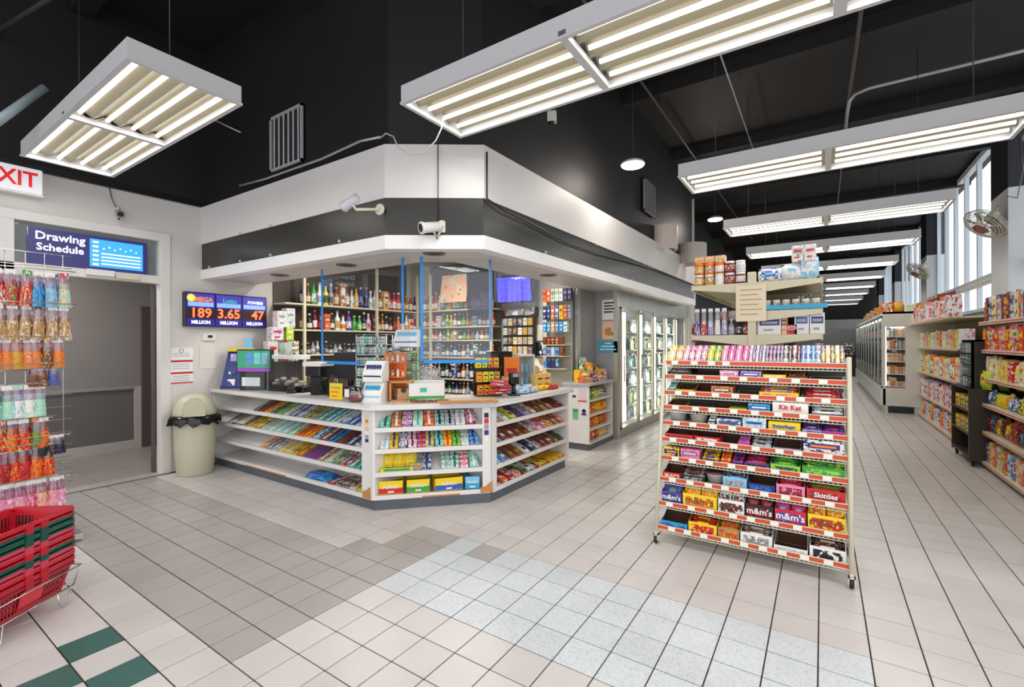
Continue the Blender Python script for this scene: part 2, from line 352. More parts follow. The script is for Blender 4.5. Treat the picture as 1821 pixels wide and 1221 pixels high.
# EXIT sign
ex = thing('exit_sign', 'white sign with red EXIT letters high on the left wall', 'sign', (XL+.07, 1.0, 2.83))
ob('sign_box', MB().cbox(-.05, .03, -.2, .19, 0, .23, .008), M('exit sign white', (.86, .86, .92), .4, emit=.35), ex)
txt('EXIT', .19, M('exit red', (.75, .02, .02), .4, emit=.4), ex, face_mtx((.032, -.01, .115), (1, 0, 0)), bold=.004, sx=.85)
ob('sign_base', MB().cbox(-.06, .04, -.21, .2, -.02, .0, .005), m_lam, ex)

# ---------- fluorescent fixtures ----------
m_house = M('fixture white enamel', 'c9c9cb', .4); m_refl = M('fixture reflector enamel', '968e78', .4)
def make_fixture():
    t = bpy.data.objects.new('ceiling_light', None); COL.objects.link(t)
    L, W, H = 1.175, .30, .11
    h = MB(); h.box(-L, L, -W, -W+.012, 0, H).box(-L, L, W-.012, W, 0, H).box(-L, -L+.012, -W+.012, W-.012, 0, H).box(L-.012, L, -W+.012, W-.012, 0, H).box(-L+.012, L-.012, -W+.012, W-.012, H-.012, H-.001)
    h.box(-L-.006, L+.006, -W-.006, -W+.022, -.012, 0).box(-L-.006, L+.006, W-.022, W+.006, -.012, 0).box(-L-.006, -L+.022, -W+.022, W-.022, -.012, 0).box(L-.022, L+.006, -W+.022, W-.022, -.012, 0)
    ob('housing', h, m_house, t)
    r = MB()
    for k in range(4):
        y = -W+.075+k*.15
        for sx in (-1, 1):
            x0, x1 = (.02, L-.015) if sx > 0 else (-L+.015, -.02)
            r.add([(x0, y-.075, .03), (x1, y-.075, .03), (x1, y, .085), (x0, y, .085), (x1, y+.075, .03), (x0, y+.075, .03)], [(0, 1, 2, 3), (3, 2, 4, 5)])
    ob('reflector', r, m_refl, t)
    ob('divider', MB().box(-.022, .022, -W, W, -.008, .03), m_house, t)
    tb = MB().tube([(-.545, 0, 0), (.545, 0, 0)], .0135, 8).mesh('tube')
    ld = bpy.data.lights.new('tube_lamp', 'AREA'); ld.shape = 'RECTANGLE'; ld.size = 1.08; ld.size_y = .024; ld.energy = LAMP_W; ld.color = (1, .975, .93)
    for k in range(4):
        for sx in (-1, 1):
            lk('tube', tb, m_tube, t, T((sx*.595, -W+.075+k*.15, .04)))
            lo = bpy.data.objects.new('tube_lamp', ld); COL.objects.link(lo); lo.parent = t; lo.location = (sx*.595, -W+.075+k*.15, .024)
    for sx in (-.9, .9): ob('hanger', MB().tube([(sx, 0, H), (sx, 0, 1.88)], .004, 5), M('dark hanger wire', '3a3836', .5), t)
    return t
fx0 = make_fixture()
fxs = [((-1.105, 2.43), 'nearest long fluorescent light over the aisle, left half above the corner counter'), ((1.255, 2.43), 'nearest long fluorescent light over the aisle, right half leaving the frame'),
       ((-4.325, 1.255), 'fluorescent light hanging over the baskets near the exit sign'), ((.05, 4.83), 'second fluorescent light down the aisle, behind the nearest long pair'),
       ((.05, 7.24), 'third fluorescent light down the aisle'), ((.06, 9.46), 'fourth fluorescent light down the aisle'), ((.06, 11.9), 'fifth fluorescent light down the aisle'),
       ((.06, 14.2), 'sixth fluorescent light down the aisle'), ((.06, 16.5), 'seventh fluorescent light down the aisle'), ((.06, 18.8), 'eighth fluorescent light down the aisle'), ((.06, 21.2), 'ninth fluorescent light down the aisle'), ((.06, 23.6), 'farthest fluorescent light at the end of the aisle'),
       ((-1.6, -.35), 'fluorescent light just behind the viewer, left one of the pair'), ((1.0, -.35), 'fluorescent light just behind the viewer, right one of the pair')]
for k, ((x, y), lb) in enumerate(fxs):
    f = fx0 if k == 0 else copy_tree(fx0)
    f.location = (x, y, 3.012); tag(f, lb, 'light', 'fluorescent lights in rows')
# inner light behind the counter; last two tubes are added to brighten the kiosk
for (kx, ky, klb) in ((-4.2, 4.9, 'slim fluorescent light on the ceiling behind the counter, nearer the back wall'), (-4.6, 3.75, 'added fill light tube on the kiosk ceiling just behind the left wing'), (-3.3, 4.6, 'added fill light tube on the kiosk ceiling behind the right wing')):
  kl = thing('ceiling_light', klb, 'light', (kx, ky, 2.76))
  kd = bpy.data.lights.new('kiosk_lamp', 'AREA'); kd.shape = 'RECTANGLE'; kd.size = 1.1; kd.size_y = .12; kd.energy = 26; kd.color = (1, .96, .9); ko = bpy.data.objects.new('kiosk_lamp', kd); COL.objects.link(ko); ko.parent = kl; ko.location = (0, 0, -.035)
  ob('housing', MB().cbox(-.6, .6, -.08, .08, 0, .04), m_house, kl)
  ob('tube', MB().tube([(-.58, -.03, -.015), (.58, -.03, -.015)], .013, 8).tube([(-.58, .03, -.015), (.58, .03, -.015)], .013, 8), m_tube, kl)
for (x, y, z, lb) in ((-1.82, 5.27, 3.5, 'bright round pendant lamp above the long bulkhead'), (-1.70, 9.6, 3.8, 'bright round pendant lamp farther back, left of the third light')):
    pn = thing('pendant_lamp', lb, 'lamp', (x, y, z))
    ob('lamp_disc', MB().lathe([(.02, .05), (.10, .045), (.135, .02), (.135, .0)], 20), m_house, pn)
    ob('diffuser', MB().lathe([(.13, 0), (.12, -.015), (.02, -.02)], 20), M('pendant glow', (1, .96, .9), .4, emit=22), pn)
    pl_ = bpy.data.lights.new('pendant_light', 'POINT'); pl_.energy = 22; pl_.color = (1, .9, .8); pl_.shadow_soft_size = .08; po = bpy.data.objects.new('pendant_light', pl_); COL.objects.link(po); po.parent = pn; po.location = (0, 0, -.13)
    ob('cord', MB().tube([(0, 0, .05), (0, 0, 4.9-z)], .004, 5), M('dark hanger wire', '3a3836', .5), pn)
# recessed lights (unlit) in the underside
for (x, y, lb) in ((-5.106, 2.93, 'farthest left unlit recessed light under the white bulkhead'), (-3.917, 2.93, 'unlit recessed light under the bulkhead left of the corner'), (-2.80, 2.99, 'unlit recessed light under the chamfered bulkhead corner'), (-2.62, 4.69, 'unlit recessed light under the right bulkhead wing')):
    rc = thing('recessed_light', lb, 'light', (x, y, 2.222))
    ob('trim_ring', MB().lathe([(.055, -.003), (.095, -.006), (.1, 0)], 20), M('brown ring', '6d5c50', .5), rc)
    ob('lamp_well', MB().lathe([(.055, -.004), (.02, -.0035)], 16), M('dark well', '3b332e', .6), rc)

# vents
def vent(label, mtx, w, h, n, col):
    v = thing('wall_vent', label, 'vent'); v.matrix_basis = mtx
    fmt = M('vent frame '+col, col, .4)
    ob('frame', MB().box(-w/2, w/2, -h/2, -h/2+.025, 0, .02).box(-w/2, w/2, h/2-.025, h/2, 0, .02).box(-w/2, -w/2+.025, -h/2, h/2, 0, .02).box(w/2-.025, w/2, -h/2, h/2, 0, .02), fmt, v)
    ob('backing', MB().box(-w/2+.02, w/2-.02, -h/2+.02, h/2-.02, -.001, .003), M('vent dark', '2b2b2e', .5), v)
    sl = MB().box(-.007, .007, -h/2+.02, h/2-.02, .004, .018).mesh('slat')
    for k in range(n): lk('slat', sl, fmt, v, T((-w/2+.03+(w-.06)*(k+.5)/n, 0, 0), ry=.5))
vent('pale slatted wall vent on the black wall left of the corner', face_mtx((-4.39, 2.598, 3.46), (0, -1, 0)), .56, .55, 6, 'aeb0b2')
vent('grey slatted wall vent high above the long white bulkhead', face_mtx((-2.235, 7.22, 3.68), (1, 0, 0)), .58, .5, 8, '77757a')
# ---------- ceiling conduits, cords, cameras ----------
def conduit(label, pts, r, mat, cat='conduit', name='conduit'):
    return tag(ob(name, MB().tube(pts, r, 8), mat), label, cat)
m_cd = M('dark conduit', '55514d', .4, .3); m_cl = M('pale conduit', 'b4b8bd', .35, .5)
conduit('pale conduit bending and running right under the black ceiling', [(.30, 8.5, 4.62), (.30, 7.9, 4.62), (.31, 7.6, 4.62), (.36, 7.42, 4.62), (.5, 7.35, 4.62), (2.6, 7.35, 4.62)], .022, m_cl)
conduit('dark conduit along the ceiling beside the pale bent one', [(.34, 4, 4.66), (.30, 8.4, 4.66), (.3, 14, 4.66)], .02, m_cd)
conduit('dark conduit along the ceiling above the round pendant lamp', [(-1.83, 3, 4.6), (-1.8, 8.5, 4.6), (-1.78, 16, 4.6)], .016, m_cd)
conduit('thin pale conduit along the ceiling left of the bent one', [(-.92, 5.0, 4.6), (-.93, 8.7, 4.6)], .009, m_cl)
conduit('dark pipe crossing the ceiling over the exit side', [(-6.1, .9, 4.2), (-4.4, 1.1, 4.1), (-3.3, 1.9, 4.0)], .02, m_cd)
conduit('dark steel channel on the ceiling above the left vent', [(-4.9, 1.2, 4.6), (-3.4, 2.5, 4.6)], .04, m_cd, 'beam', 'ceiling_channel')
conduit('thin pale rod sticking out behind the light near the exit', [(-5.69, 2.40, 3.98), (-5.18, 2.55, 3.71)], .008, m_cl, 'rod', 'rod')
conduit('pale conduit along the foot of the black wall left of the corner', [(-5.18, 2.535, 3.136), (-4.68, 2.535, 3.108), (-4.18, 2.535, 3.105), (-3.74, 2.535, 3.10), (-3.2, 2.535, 3.13), (-2.95, 2.53, 3.10)], .010, m_cl)
conduit('white cord drooping from the nearest long light to the corner', [(-2.95, 2.53, 3.09), (-2.79, 2.45, 3.06), (-2.671, 2.42, 2.993), (-2.624, 2.42, 2.901), (-2.495, 2.42, 2.82), (-2.354, 2.42, 2.80), (-2.245, 2.42, 2.86), (-2.193, 2.42, 2.93), (-2.17, 2.42, 3.01)], .005, m_cord, 'cord', 'cord')
conduit('bundle of black cables sagging along the right bulkhead band', [(-2.27, 3.05, 3.0), (-2.27, 3.05, 2.62), (-2.255, 3.3, 2.57), (-2.25, 3.8, 2.55), (-2.245, 4.4, 2.50), (-2.235, 5.2, 2.5), (-2.225, 6.2, 2.55), (-2.2, 7.5, 2.6), (-2.18, 9.8, 2.6)], .007, m_dk, 'cable', 'cable_bundle')
conduit('thin dark cord hanging down to the corner camera', [(-2.585, 2.81, 3.06), (-2.575, 2.80, 2.75), (-2.58, 2.80, 2.42)], .004, m_dk, 'cord', 'cord')
for k, (x, y, z) in enumerate(((-5.9, 2.545, 2.335), (-5.2, 2.545, 2.335), (-4.6, 2.545, 2.335), (-3.5, 2.545, 2.335), (-4.6, 2.54, 2.63), (-5.2, 2.54, 2.63), (-2.26, 4.0, 2.335), (-2.23, 6.4, 2.335), (-2.21, 7.6, 2.335), (-2.25, 5.2, 2.62))):
    tag(ob('cable_clip', MB().cbox(-.008, .008, -.008, .008, -.01, .012, .002), m_cord, None, T((x, y, z))), f'small white cable clip, {ordn(k)} along the edges of the bulkhead band', 'clip', 'cable clips on the bulkhead')
conduit('pale blue grey tube hanging on a slant at the upper left', [(-5.0, .70, 3.0), (-5.0, 1.0, 3.43)], .03, M('pale tube', '9fb0b4', .3), 'tube', 'slanted_tube')
def bullet_cam(label, mtx, body, arm):
    c = thing('security_camera', label, 'camera'); c.matrix_basis = mtx
    R = Matrix.Rotation(math.pi/2, 4, 'Y')
    ob('camera_body', MB().lathe([(.02, -.10), (.045, -.09), (.048, .07), (.055, .08), (.055, .10), (.04, .10)], 14, T=R), body, c)
    ob('lens', MB().lathe([(.038, .101), (.015, .104)], 14, T=R), m_dk, c)
    if arm: ob('arm', MB().tube([(-.02, 0, -.04), (-.04, 0, -.1), arm], .014, 8).lathe([(.055, 0), (.055, .015), (.03, .03)], 14, T=Matrix.Translation(arm) @ Matrix.Rotation(math.pi/2, 4, 'X')), M('ivory camera arm', 'd8d4bd', .4), c)
    return c
bullet_cam('large grey white bullet camera on the left bulkhead face', T((-3.10, 2.36, 2.56), rz=math.radians(185), ry=math.radians(20), s=(.82, .82, .82)), M('camera grey white', 'c4c4cc', .35), (-.15, -.20, -.1))
bullet_cam('small white bullet camera on the chamfered corner of the bulkhead', T((-2.60, 2.74, 2.37), rz=math.radians(-110), ry=math.radians(12), s=(.9, .9, .9)), m_lam, (-.12, 0, .0))
bullet_cam('small black eyed camera on the left wall over the doorway', T((XL+.09, 1.76, 2.80), rz=math.radians(-10), ry=math.radians(20), s=(.7, .7, .7)), M('camera grey', '8c8c8e', .4), (-.12, 0, .03))
conduit('thin black cord rising from the camera over the doorway', [(XL+.03, 1.76, 2.84), (XL+.02, 1.72, 2.95), (XL+.01, 1.70, 3.07)], .004, m_dk, 'cord', 'cord')
se = thing('motion_sensor', 'white boxy sensor hanging under the ceiling behind the long light', 'sensor', (-2.3, 4.2, 3.75), .4)
ob('sensor_body', MB().cbox(-.05, .05, -.04, .04, -.05, .06, .01), m_lam, se); ob('sensor_lens', MB().lathe([(.03, -.07), (.035, -.05)], 10), m_dk, se)
ob('sensor_arm', MB().tube([(0, .0, .06), (-.03, .03, .10)], .01, 6), m_lam, se)
for k, (x, y, r, a0, z0, z1, lb) in enumerate(((-2.16, 7.75, .22, 0, 2.95, 3.34, 'tall curved beige shell standing on the bulkhead, left of the open drum'), (-2.02, 9.1, .26, 1, 2.9, 3.27, 'beige round drum, open on top, above the far bulkhead'))):
    mbb = MB(); n = 24
    for i in range(n if a0 else 12):
        a = 2*math.pi*i/n-(.0 if a0 else 2.2); b = 2*math.pi*(i+1)/n-(.0 if a0 else 2.2)
        mbb.prism([(r*math.cos(a), r*math.sin(a)), (r*math.cos(b), r*math.sin(b)), ((r-.02)*math.cos(b), (r-.02)*math.sin(b)), ((r-.02)*math.cos(a), (r-.02)*math.sin(a))], z0, z1)
    tag(ob('drum_shade', mbb, M('beige shell', 'cdc2ba', .5), None, T((x, y, 0))), lb, 'shade')

# ---------- left wall sign, papers, thermostat ----------
def facex(y, z, l=0): return face_mtx((0, y, z), (1, 0, 0), l)
sg = thing('jackpot_sign', 'wide lottery jackpot sign with glowing red numbers on the left wall', 'sign', (XL+.02, 2.825, 1.85))
ob('sign_case', MB().cbox(-.02, .06, -.47, .47, -.20, .20, .006), m_dk, sg)
mv = M('sign violet blue', (.06, .05, .45), .3, emit=.5); mlb = M('sign sky blue', (.25, .45, .9), .3, emit=.6); mor = M('digit red orange', (1, .10, .03), .4, emit=3.0); mdk = M('digit field', '3a0c10', .4)
for k, (nm, cc, num) in enumerate((('MEGA', M('logo orange', (1, .25, .02), .4, emit=.8), '189'), ('Lotto', M('logo teal', (.05, .5, .45), .4, emit=.6), '3.65'), ('POWERB', mw_e, '47'))):
    y = (k-1)*.308
    panel('field', .296, .385, M('sign deep blue', (.03, .02, .25), .3, emit=.35), sg, facex(y, 0, .061))
    panel('logo_field', .285, .15, mv, sg, facex(y, .105, .064)); panel('logo_glow', .27, .05, mlb, sg, facex(y, .06, .067), .001)
    txt(nm, .075 if k < 2 else .05, cc, sg, facex(y+(.03 if k == 0 else .01), .115, .069), bold=.002, sx=.95)
    panel('digit_field', .285, .12, mdk, sg, facex(y, -.045, .064))
    txt(num, .155, mor, sg, facex(y+(.04 if k == 2 else 0), -.045, .068), bold=.003)
    txt('MILLION', .052, mw_e, sg, facex(y, -.15, .066), bold=.0025)
ob('sun_emblem', MB().lathe([(.045, 0), (.02, .004)], 16), M('emblem yellow', (1, .7, .1), .4, emit=.8), sg, facex(-.41, .13, .068))
for k, (z, lb) in enumerate(((1.335, 'top white notice with a crossed circle on the left wall'), (1.195, 'middle white notice with a red header on the left wall'), (1.06, 'lowest white notice with red bars on the left wall'))):
    n_ = thing('wall_notice', lb, 'notice', (XL, 2.345, z))
    panel('sheet', .24, .135, m_paper, n_, facex(0, 0, .001), .002)
    if k == 0: ob('crossed_circle', MB().tube([(math.cos(a*.524)*.022, math.sin(a*.524)*.022, 0) for a in range(12)], .003, 5, closed=True), m_red, n_, facex(0, .035, .004))
    else: panel('red_bar', .235, .022, m_red, n_, facex(0, .055, .003), .001)
    if k == 2: panel('red_bar', .235, .014, m_red, n_, facex(0, -.058, .003), .001)
    for q in range(3 if k else 2): panel('text_line', .17, .006, M('grey print', '8b8d92', .6), n_, facex(0, (.02 if k else 0)-.025*q, .003), .001)
th = thing('thermostat', 'small white thermostat on the wall under the jackpot sign', 'thermostat', (XL, 2.64, 1.53))
ob('case', MB().cbox(-.075, .075, -.05, .05, 0, .025, .01), m_lam, th, facex(0, 0)); panel('display', .05, .03, m_dk, th, facex(0, .005, .025), .002)
tag(panel('wall_notice', .17, .30, M('faded paper', 'dfdcd2', .7), None, facex(2.62, 1.30, XL*0) @ Matrix.Translation((0, 0, XL+.002))), 'faded blank notice under the thermostat', 'notice')

# ---------- waste bin ----------
bn = thing('waste_bin', 'beige domed waste bin with black liner beside the doorway', 'bin', (-5.855, 2.375, 0))
mbn = M('beige plastic', 'c9c6ad', .4, var=.04)
ob('bin_body', MB().lathe([(.165, 0), (.175, .01), (.195, .3), (.20, .62), (.205, .64)], 28), mbn, bn)
lnr = MB(); n = 40
pr = []
for z, r, j in ((.66, .208, 0), (.672, .225, 0), (.62, .245, .010), (.565, .245, .02)):
    pr.append([(r+j*math.sin(i*2.7+z*40)) for i in range(n)])
vs = []; 
for k, z in enumerate((.66, .665, .62, .565)):
    for i in range(n): a = 2*math.pi*i/n; vs.append((pr[k][i]*math.cos(a), pr[k][i]*math.sin(a), z-(.02*math.sin(i*1.9)+.012*math.sin(i*5) if k == 3 else 0)))
lnr.add(vs, [(k*n+i, k*n+(i+1) % n, (k+1)*n+(i+1) % n, (k+1)*n+i) for k in range(3) for i in range(n)], 0, True)
ob('liner', lnr, M('black plastic film', '0d0d0f', .2), bn)
ob('dome_lid', MB().lathe([(.205, .64), (.21, .66), (.205, .70), (.19, .76), (.155, .83), (.10, .875), (.02, .89)], 28), mbn, bn)
fl = MB(); pts = [(-.10, .665), (-.10, .75), (-.085, .80), (-.05, .84), (0, .85), (.05, .84), (.085, .80), (.10, .75), (.10, .665)]
fm = T((.0, 0, 0), rz=math.radians(66))
fl.add([fm @ Vector((x, -.226+max(0, z-.70)*.42, z)) for x, z in pts], [tuple(range(9))]).tube([fm @ Vector((x, -.222+max(0, z-.70)*.42, z)) for x, z in pts], .008, 6, closed=True)
ob('flap', fl, M('beige flap', 'b9b39a', .4), bn)

# ---------- unit product meshes: x -.5..5, y 0..1 (front at y=0), z 0..1 ----------
def carton():
    m = MB(); m.cbox(-.5, .5, 0, 1, 0, 1, .02, 0)
    m.box(-.4, .4, -.02, .01, .5, .82, 1); m.box(-.32, .32, -.03, .01, .58, .72, 2); m.box(-.25, .15, -.02, .01, .2, .3, 2)
    m.box(-.4, .4, .3, .7, .99, 1.012, 1)
    return m.mesh('carton')
def flatpack():
    m = MB(); m.cbox(-.5, .5, 0, 1, 0, 1, .04, 0)
    m.box(-.5, .5, .3, .72, .98, 1.04, 1); m.box(-.12, .12, .08, .92, 1.0, 1.06, 2); m.box(-.36, .36, -.02, .02, .3, .7, 1)
    return m.mesh('flatpack')
def pillow(n=6, crimpx=False, label=True):
    m = MB(); vs = []
    for sgn in (-1, 1):
        for j in range(n+1):
            for i in range(n+1):
                u = i/n*2-1; v = j/n*2-1
                b = max(0, (1-abs(u)**3.0))*max(0, (1-abs(v)**3.0))
                b = b**.55*(1+.08*math.sin(u*5+v*3))
                vs.append((u*.5*(1-.05*abs(v)**4), .5+sgn*.5*b, .5+v*.5))
    q = (n+1)*(n+1); fs = []; mi = []
    for s_ in (0, 1):
        for j in range(n):
            for i in range(n):
                a = s_*q+j*(n+1)+i; fs.append((a, a+1, a+n+2, a+n+1))
                mid = label and 1 <= i <= n-2 and j in (n//2, n//2-1+1) and s_ == 0
                mi.append(2 if mid and i in (2, 3) else (1 if label and s_ == 0 and (j in (n//2-1, n//2, n//2+1)) and 1 <= i <= n-2 else 0))
    b = len(m.v); m.v += vs; m.f += fs; m.mi += mi; m.sm += [True]*len(fs)
    # zigzag crimps
    for z0, z1 in ((-.03, .02), (.98, 1.03)): m.box(-.48, .48, .47, .53, z0, z1, 0)
    return m.mesh('pillow')
def wrapper():
    m = MB(); n = 8; prof = [(-.5, .35, .04), (-.43, .4, .04), (-.40, .42, .5), (-.33, .5, .5), (0, .5, .52), (.33, .5, .5), (.40, .42, .5), (.43, .4, .04), (.5, .35, .04)]
    vs = []
    for x, ry, rz in prof:
        for k in range(n):
            a = 2*math.pi*k/n+.39; vs.append((x, .5+ry*max(-1, min(1, 1.25*math.cos(a))), .5+rz*max(-1, min(1, 1.25*math.sin(a)))))
    fs = []; mi = []
    for i in range(len(prof)-1):
        for k in range(n):
            fs.append((i*n+k, i*n+(k+1) % n, (i+1)*n+(k+1) % n, (i+1)*n+k)); mi.append(1 if i in (3, 4) else 0)
    b = len(m.v); m.v += vs; m.f += fs; m.mi += mi; m.sm += [False]*len(fs)
    m.box(-.22, .22, -.03, .03, .42, .62, 2); m.box(-.22, .22, .3, .6, .98, 1.06, 2)
    return m.mesh('wrapper')
def bottle(neck=.18, sh=.62, nr=.17):
    m = MB(); m.lathe([(.40, 0), (.46, .02), (.46, .12), (.465, .125), (.465, sh-.14), (.46, sh-.13), (.44, sh-.03), (nr+.06, sh+.08), (nr, sh+.14), (nr, .9), (nr+.03, .905), (nr+.03, 1), (.02, 1)], 12,
        T=Matrix.Translation((0, .5, 0)), mis=[0, 0, 0, 1, 0, 0, 0, 0, 0, 2, 2, 2, 2])
    return m.mesh('bottle')
def jar():
    m = MB(); m.lathe([(.44, 0), (.5, .03), (.5, .15), (.505, .16), (.505, .68), (.5, .7), (.46, .8), (.46, .82), (.48, .83), (.48, 1), (.02, 1)], 14,
        T=Matrix.Translation((0, .5, 0)), mis=[0, 0, 0, 1, 0, 0, 0, 2, 2, 2, 2])
    return m.mesh('jar')
def tray():
    """open display carton: 0 outside, 1 inside, 2 front print"""
    m = MB(); t = .02
    m.box(-.5, .5, 0, 1, 0, .03, 1)
    m.box(-.5, .5, 1-t, 1, .0, 1, 0); m.box(-.46, .46, 1-t-.01, 1-t, .05, .97, 1)
    for sx in (-1, 1):
        xs = (sx*.5, sx*(.5-t)); 
        for a, mi_ in ((xs[0], 0), (xs[1], 1)):
            m.add([(a, 0, 0), (a, 1, 0), (a, 1, 1), (a, .45, .62), (a, 0, .55)], [(0, 1, 2, 3, 4)], mi_)
        m.add([(xs[0], 0, .55), (xs[0], .45, .62), (xs[0], 1, 1), (xs[1], 0, .55), (xs[1], .45, .62), (xs[1], 1, 1)], [(0, 1, 4, 3), (1, 2, 5, 4)], 0)
    m.box(-.5, .5, 0, t, 0, .55, 0); m.box(-.40, .40, -.012, .0, .16, .45, 2)
    return m.mesh('tray')
def hangbag():
    """hanging sweet bag: 0 clear film, 1 contents, 2 card header; hangs from z=1"""
    m = MB(); m.box(-.36, .36, .44, .56, .86, 1.0, 2)
    vs = []; n = 5
    for sgn in (-1, 1):
        for j in range(n+1):
            for i in range(n+1):
                u = i/n*2-1; v = j/n; b = (1-abs(u)**2.5)*(.95*math.sin(math.pi*min(1, (1-v)*.62+.04))+.06)
                vs.append((u*.5*(1.0-.42*v**1.5), .5+sgn*.45*b, .02+v*.88))
    q = (n+1)**2; fs = []; mi = []
    for s_ in (0, 1):
        for j in range(n):
            for i in range(n): a = s_*q+j*(n+1)+i; fs.append((a, a+1, a+n+2, a+n+1)); mi.append(1 if j < 3 or (s_ and j < 4) else 0)
    m.v += [tuple(v) for v in []]; b = len(m.v); m.v += vs; m.f += [tuple(b+i for i in f) for f in fs]; m.mi += mi; m.sm += [True]*len(fs)
    r = random.Random(3)
    for k in range(7):
        m.lathe([(.02, -.045), (.08, 0), (.02, .045)], 6, T=Matrix.Translation((r.uniform(-.33, .33), .08+r.uniform(0, .1), .08+k*.065)), mis=[1, 1, 1], cap=False)
    return m.mesh('hangbag')
ME = dict(carton=carton(), flat=flatpack(), bag=pillow(), bar=wrapper(), bottle=bottle(), squat=bottle(sh=.55, nr=.2), jar=jar(), tray=tray(), hang=hangbag())
NM = dict(carton='snack_box', flat='gum_pack', bag='snack_bag', bar='candy_bar', bottle='bottle', squat='bottle', jar='jar', tray='display_tray', hang='sweet_bag')
def put(kind, base, a, b, M4, label, cat, group, name=None, flatm=False, m3=None):
    """one product standing at matrix M4 (unit mesh scaled inside it)"""
    if isinstance(base, str): mats = (P(base, a, b), P(a, base, b), F(b)) if not flatm else (F(base), F(a), F(b))
    else: mats = (base, a, b)
    o = lk(name or NM[kind], ME[kind], mats, None, M4); return tag(o, label, cat, group)
class Frame:
    """shelf frame: origin, u to the right seen from the front, n away from the viewer"""
    def __init__(s, o, u, n): s.o = Vector(o); s.u = Vector(u).normalized(); s.n = Vector(n).normalized()
    def m(s, u, n, z, sx=1, sy=1, sz=1, tilt=0, yaw=0, roll=0):
        R = Matrix((s.u, s.n, Vector((0, 0, 1)))).transposed().to_4x4(); R.translation = s.o+s.u*u+s.n*n+Vector((0, 0, z))
        return R @ Euler((tilt, roll, yaw)).to_matrix().to_4x4() @ Matrix.Diagonal((sx, sy, sz, 1))
def pick(seq, i): return seq[i % len(seq)]
# ---------- corner counter ----------
ct = thing('display_counter', 'white chamfered corner sales counter with sloping shelves under a thick top', 'counter')
FL = Frame((-6.12, 2.68, 0), (1, 0, 0), (0, 1, 0)); FC = Frame((-3.235, 2.68, 0), (.7071, .7071, 0), (-.7071, .7071, 0)); FR = Frame((-2.49, 3.43, 0), (0, 1, 0), (-1, 0, 0))
top = MB()
o1 = [(-6.12, 2.645), (-3.225, 2.645), (-2.455, 3.415), (-2.44, 4.965)]
i1 = [(-3.02, 4.965), (-3.02, 3.80), (-3.60, 3.24), (-6.12, 3.24)]
poly = o1+i1
top.prism(poly, .865, .912)
ob('countertop', top, m_lam, ct)
et = MB().tube([(x, y, .872) for x, y in o1], .008, 6); ob('edge_trim', et, m_white, ct)
kk = MB().prism([(-6.10, 2.69), (-3.22, 2.69), (-2.51, 3.40), (-2.49, 4.84), (-2.55, 4.84), (-2.57, 3.44), (-3.25, 2.76), (-6.10, 2.76)], 0, .085); ob('kick_board', kk, m_kick, ct)
bp = MB()
bp.prism([(-6.12, 3.0), (-3.36, 3.0), (-2.82, 3.55), (-2.82, 4.93), (-2.86, 4.93), (-2.86, 3.58), (-3.38, 3.04), (-6.12, 3.04)], .085, .865); ob('back_panel', bp, m_white, ct)
def post(fr, u0, u1, dep=.34):
    R = fr.m(0, 0, 0); ob('post', MB().box(u0, u1, 0, dep, .085, .865, T=R), m_lam, ct)
post(FL, 2.74, 2.885); post(FC, 0, .02); post(FC, .955, 1.03, .3); post(FR, 0, .05); post(FR, 1.47, 1.51, .36); post(FL, 0.0, .03)
for fr, u0, u1 in ((FL, .03, 2.74), (FC, .02, .955), (FR, .05, 1.47)):
    R = fr.m(0, 0, 0)
    for z in (.672, .486, .285, .085):
        sh = MB().box(u0, u1, 0, .018, z-(.0 if z > .1 else 0), z+.038, T=R)
        rise = .13 if z > .1 else .02
        sh.add([R @ Vector(p) for p in ((u0, .018, z+.015), (u1, .018, z+.015), (u1, .31, z+.015+rise), (u0, .31, z+.015+rise), (u0, .018, z), (u1, .018, z), (u1, .31, z+rise), (u0, .31, z+rise))],
               [(0, 1, 2, 3), (7, 6, 5, 4), (0, 4, 5, 1), (3, 2, 6, 7)])
        ob('shelf', sh, m_lam, ct)
# chipped corners showing wood, stickers on the posts
for k, (fr, u, h_) in enumerate(((FL, 2.80, .11), (FC, .985, .10))):
    R = fr.m(u, -.002, 0); ob('chipped_patch', MB().add([R @ Vector(p) for p in ((-.05, 0, .09), (.06, 0, .09), (.055, 0, .09+h_), (.02, 0, .07+h_), (-.0, 0, .05+h_), (-.05, 0, .04+h_))], [(0, 1, 2, 3, 4, 5)]), m_wood, ct)
ob('chipped_patch', MB().box(.75, 1.55, -.003, .0, .086, .097, T=FL.m(0, 0, 0)), m_wood, ct); ob('chipped_patch', MB().box(.42, .75, -.003, .0, .086, .099, T=FC.m(0, 0, 0)), m_wood, ct)
stc = ['cream', 'orange', 'cream', 'peach', 'white', 'grey', 'dark blue']
for k in range(7): ob('age_sticker', MB().cbox(-.022, .022, -.003, 0, -.014, .014, .002, T=FL.m(2.81, 0, .80-k*.034)), F(stc[k]), ct)
for k, c in enumerate(('black', 'red', 'grey', 'dark blue', 'white')): ob('age_sticker', MB().cbox(-.02, .02, -.003, 0, -.022, .022, .002, T=FC.m(.992, 0, .79-k*.052)), F(c), ct)

